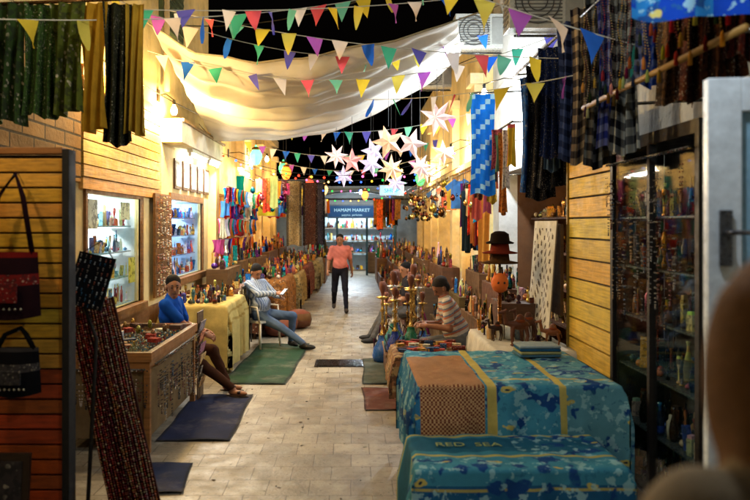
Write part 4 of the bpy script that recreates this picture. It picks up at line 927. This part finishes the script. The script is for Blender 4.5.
for k in range(14): scarf(m,1.88+rr(-.05,.05),10.2+k*.155,2.5+rr(-.1,.1),rr(.1,.2),rr(.4,1.1),-.6+rr(-.3,.3),jit(random.choice(WARM+BRIGHT)),random.choice(['cloth','ornate']),.03,2,10,10)
m.tube([(1.88,10.1,2.55),(1.88,12.4,2.55)],.012,6,(.4,.4,.4),'metal'); m.tube([(1.88,10.15,2.55),(2.4,10.15,2.6)],.01,6,(.4,.4,.4),'metal'); m.build('hanging_bags')
for (y0,y1,x0) in ((8.9,10.4,1.55),(10.9,12.2,1.3),(12.5,14.6,.95),(15.0,17.3,.85),(17.8,20.0,.85),(20.4,22.8,.8)):
    m=MB(); L3=((x0,.4),(x0+.3,.8),(x0+.6,1.15)) if x0<1.5 else ((x0,.7),(x0+.3,1.1))
    for k,(xx,zz) in enumerate(L3):
        m.box(xx,xx+.298,y0,y1,.0,zz,jit((.36,.24,.13),.04),'wood')
    m.build('display_steps',.004)
    m=MB()
    for k,(xx,zz) in enumerate(L3): goods(m,xx+.01,xx+.28,y0+.03,y1-.03,zz+.001,.11,.15,.40,BRASS+WARM+WARM+MUTE,.5)
    m.build('souvenir_goods')
m=MB()
for k in range(90):
    x=rr(1.35,1.9); y=rr(11,20); L=rr(.1,.7); c=jit(random.choice(BRASS+WARM)); z0=2.75
    m.tube([(x,y,z0),(x,y,z0-L)],.003,4,(.3,.25,.2)); s_=rr(.5,1); m.lathe((x,y,z0-L-.16*s_),[(.01,0),(.05*s_,.03*s_),(.06*s_,.09*s_),(.03*s_,.14*s_),(.01,.16*s_)],8,c,'metal')
for x in (1.4,1.6,1.85): m.tube([(x,10.8,2.75),(x,20.3,2.75)],.008,5,(.3,.25,.2),'metal')
m.build('hanging_brass_lamps')
m=MB()
for k in range(120):
    x=rr(-2.2,-1.3); y=rr(14,23); L=rr(.2,.7); c=jit(random.choice(BRIGHT+BRIGHT+BRASS+WARM)); z0=2.85
    if k%3: scarf(m,x,y,z0-.02,rr(.1,.2),L,rr(-.7,.7),c,random.choice(['cloth','ornate']),.02,2,6,6)
    else: m.tube([(x,y,z0),(x,y,z0-L)],.003,4,(.3,.25,.2)); m.lathe((x,y,z0-L-.14),[(.01,0),(.05,.03),(.06,.08),(.01,.14)],8,c,'metal')
for x in (-1.35,-1.55,-1.85,-2.15): m.tube([(x,13.9,2.85),(x,23.1,2.85)],.008,5,(.3,.25,.2),'metal')
m.build('hanging_souvenirs')
m=MB()
for k in range(46):
    sx=random.choice((-1,1)); x=sx*rr(.75,1.5); y=rr(23.2,25.2); L=rr(.3,1.1); c=jit(random.choice(WARM+BRASS+BRIGHT)); scarf(m,x,y,2.7,rr(.12,.25),L,rr(-.7,.7),c,random.choice(['cloth','ornate']),.02,2,6,8)
for y in (23.3,23.8,24.3,24.8): m.tube([(-2.4,y,2.72),(2.2,y,2.72)],.008,5,(.3,.25,.2),'metal')
m.build('hanging_souvenirs')
for (xa,xb) in ((-1.6,-.85),(.8,1.6)):
    m=MB(); m.box(xa,xb,23.3,25.3,0,.8,(.45,.3,.15),'wood'); m.build('display_steps'); m=MB(); goods(m,xa,xb,23.3,25.3,.801,.16,.2,.6,WARM+BRASS+BRIGHT,.4); m.build('souvenir_goods')
m=MB()
for k,(x,y,c) in enumerate(((-1.0,17.5,(.3,.16,.1)),(-.85,18.2,(.22,.2,.25)),(-1.1,19.5,(.2,.12,.1)),(-1.35,17.0,(.55,.45,.28)))): scarf(m,x,y,2.9,.36,1.5,.2,lambda u,v,c=c: c if .12<u<.88 else tuple(q*.5 for q in c),'ornate_fine',.03,1,14,24,0)
for y in (17.0,17.5,18.2,19.5): m.tube([(-2.4,y,2.93),(-.65,y,2.93)],.01,5,(.3,.3,.3))
m.build('hanging_rugs')

# door with white aluminium frame and frosted panel
m=MB(); c=(.88,.92,.95); Md=Matrix.Translation((1.27,2.62,0))@Matrix.Rotation(-.12,4,'Z')
m.box(0,.115,-.025,.025,.01,2.42,c,'gloss',Md); m.box(.72,.835,-.025,.025,.01,2.42,c,'gloss',Md); m.box(.115,.72,-.024,.024,2.3,2.42,c,'gloss',Md); m.box(.115,.72,-.024,.024,.01,.25,c,'gloss',Md); m.box(.115,.72,-.024,.024,1.05,1.17,c,'gloss',Md); m.box(.115,.72,-.005,.005,1.17,2.3,(.55,.72,.82),'gloss',Md); m.box(.115,.72,-.005,.005,.25,1.05,(.65,.76,.82),'gloss',Md)
m.box(.035,.08,-.04,-.026,1.75,1.95,(.5,.52,.55),'metal',Md); m.tube([Md@Vector((.058,-.03,1.87)),Md@Vector((.058,-.07,1.87)),Md@Vector((.15,-.07,1.87))],.009,8,(.5,.5,.52),'metal'); m.build('panelled_door',.004)

# ------------------------------------------------------------------ seats
def stool(x,y,z,c=(.3,.18,.1)):
    m=MB(); m.lathe((x,y,z-.05),[(.15,0),(.17,.01),(.17,.04),(.15,.05)],16,c,'wood')
    for a in range(4): w=pi/4+a*pi/2; m.tube([(x+.11*math.cos(w),y+.11*math.sin(w),z-.05),(x+.16*math.cos(w),y+.16*math.sin(w),0.005)],.016,6,c,'wood')
    m.build('wooden_stool')
stool(-2.0,8.1,.45); stool(1.27,8.5,.45); stool(.95,11.85,.40)
m=MB(); Mc=Matrix.Translation((-1.42,11.25,0))@Matrix.Rotation(-.64,4,'Z'); c=(.75,.72,.65)
m.box(-.22,.22,-.22,.22,.40,.43,c,'gloss',Mc); m.box(-.26,-.23,-.2,.2,.5,.88,c,'gloss',Mc)
for a,b in((-.2,-.2),(.2,-.2),(.2,.2),(-.2,.2)): m.tube([Mc@Vector((a,b,.4)),Mc@Vector((a*1.1,b*1.1,.005))],.018,6,c,'gloss')
for b in(-.2,.2): m.tube([Mc@Vector((-.21,b,.42)),Mc@Vector((-.25,b,.86))],.016,6,c,'gloss'); m.tube([Mc@Vector((-.24,b*1.1,.64)),Mc@Vector((.16,b*1.15,.64)),Mc@Vector((.2,b*1.1,.42))],.016,6,c,'gloss')
m.build('plastic_chair')

# ------------------------------------------------------------------ people
SK=(.58,.39,.27); HR=(.05,.04,.035)
person('seated_man',(-2.02,8.1,.57),-.15,(.05,.06),[(-1.42,8.3,.085),(-1.28,7.98,.085)],[(-1.66,8.25,.69),(-1.62,8.02,.69)],(.42,-1,-.12),dict(shirt=(.10,.32,.70),pants=(.28,.17,.12),skin=SK,hair=HR,shoe=(.1,.08,.07)),h=.006,foot='sandal',toes=[(1,-.1,0),(1,-.35,0)])
yw=-.62; 
person('seated_man',(-1.40,11.25,.53),yw,(-.20,.06),[(-.95,11.35,.085),(-.70,10.95,.085)],[(-1.08,11.08,.80),(-1.14,10.95,.86)],(.6,-.75,-.5),dict(shirt=(.5,.6,.75),pants=(.32,.40,.52),skin=SK,hair=(.07,.06,.06),shoe=(.04,.035,.03)),h=.0075,sleeve='long',toes=[(.6,-.8,0),(.95,-.3,0)],belly=.035,
       shirtfn=lambda r,f,t:(.70,.75,.82) if (r*34)%1<.6 else (.38,.46,.6),poles={'elbow':[(.2,.6,-.5),(-.6,-.5,-.5)]},handcurl=.9)
person('walking_man',(-.26,15.8,.915),-pi/2,(.03,0),[(-.12,15.50,.09),(-.40,16.16,.16)],[(.0,15.98,.86),(-.52,15.60,.90)],(-.1,-1,-.05),dict(shirt=(.78,.46,.42),pants=(.11,.11,.14),skin=(.5,.33,.22),hair=HR,shoe=(.12,.08,.06)),h=.0085,toes=[(0,-1,.1),(0,-1,-.35)],poles={'knee':[(0,-1,.1),(0,-1,.1)],'elbow':[(.3,1,-.2),(-.3,1,-.2)]},belly=.02)
person('seated_man',(1.27,8.5,.565),pi,(.42,0),[(.72,8.35,.085),(.74,8.62,.085)],[(.86,8.32,.74),(.84,8.55,.74)],(-1,-.3,-.75),dict(shirt=(.8,.75,.7),pants=(.42,.42,.42),skin=(.52,.34,.24),hair=(.16,.14,.13),shoe=(.05,.04,.04)),h=.007,toes=[(-1,-.2,0),(-1,.1,0)],belly=.035,
       shirtfn=lambda r,f,t:(.80,.76,.70) if (t*14)%1<.5 else ((.72,.45,.36) if (t*14)%1<.8 else (.45,.5,.58)))
person('seated_man',(.95,11.85,.52),pi,(.1,0),[(.33,11.6,.085),(.30,11.95,.085)],[(.58,11.7,.66),(.58,11.95,.66)],(-1,-.5,-.2),dict(shirt=(.16,.15,.16),pants=(.35,.34,.33),skin=SK,hair=HR,shoe=(.05,.04,.04)),h=.009,toes=[(-1,-.1,0),(-1,.1,0)])
person('bystander',(.61,.95,1.02),pi/2+.3,(.02,0),[(.5,.95,.09),(.68,.98,.09)],[(.32,1.1,.95),(.85,1.05,.95)],(-.2,1,0),dict(shirt=(.55,.48,.38),pants=(.2,.2,.25),skin=(.6,.45,.35),hair=(.44,.31,.2),shoe=(.1,.1,.1)),sc=1.10,h=.010,hairlong=True,poles={'knee':[(0,1,.1),(0,1,.1)]})
m=MB(); Mp=Matrix.Translation((-1.02,10.93,.885))@Matrix.Rotation(-.6,4,'Z')@Matrix.Rotation(.6,4,'X'); m.box(-.035,.035,-.07,.07,-.005,.005,(.03,.03,.04),'gloss',Mp); m.build('mobile_phone',.002)

# ------------------------------------------------------------------ world, sun, camera
w=bpy.data.worlds.new('World'); S.world=w; w.use_nodes=True; nt=w.node_tree; bg=nt.nodes['Background']; sk=nt.nodes.new('ShaderNodeTexSky'); sk.sky_type='NISHITA'; sk.sun_disc=False
sk.sun_elevation=math.radians(-4); sk.sun_rotation=math.radians(200); nt.links.new(sk.outputs[0],bg.inputs[0]); bg.inputs[1].default_value=.08
sl=bpy.data.lights.new('moon','SUN'); sl.energy=.02; sl.angle=math.radians(.5); sl.color=(.8,.88,1); so=bpy.data.objects.new('moon',sl); so.rotation_euler=(math.radians(35),math.radians(10),0); S.collection.objects.link(so)
cam=bpy.data.cameras.new('camera'); co=bpy.data.objects.new('camera',cam); S.collection.objects.link(co); S.camera=co
co.location=(0,0,1.9); co.rotation_euler=(pi/2,0,0); cam.lens=35; cam.sensor_width=36; cam.shift_x=23/750; cam.shift_y=-26/750; cam.clip_end=500; cam.clip_start=.05
cam.dof.use_dof=True; cam.dof.focus_distance=9.0; cam.dof.aperture_fstop=2.0
S.view_settings.view_transform='Standard'; S.view_settings.look='None'; S.view_settings.exposure=0
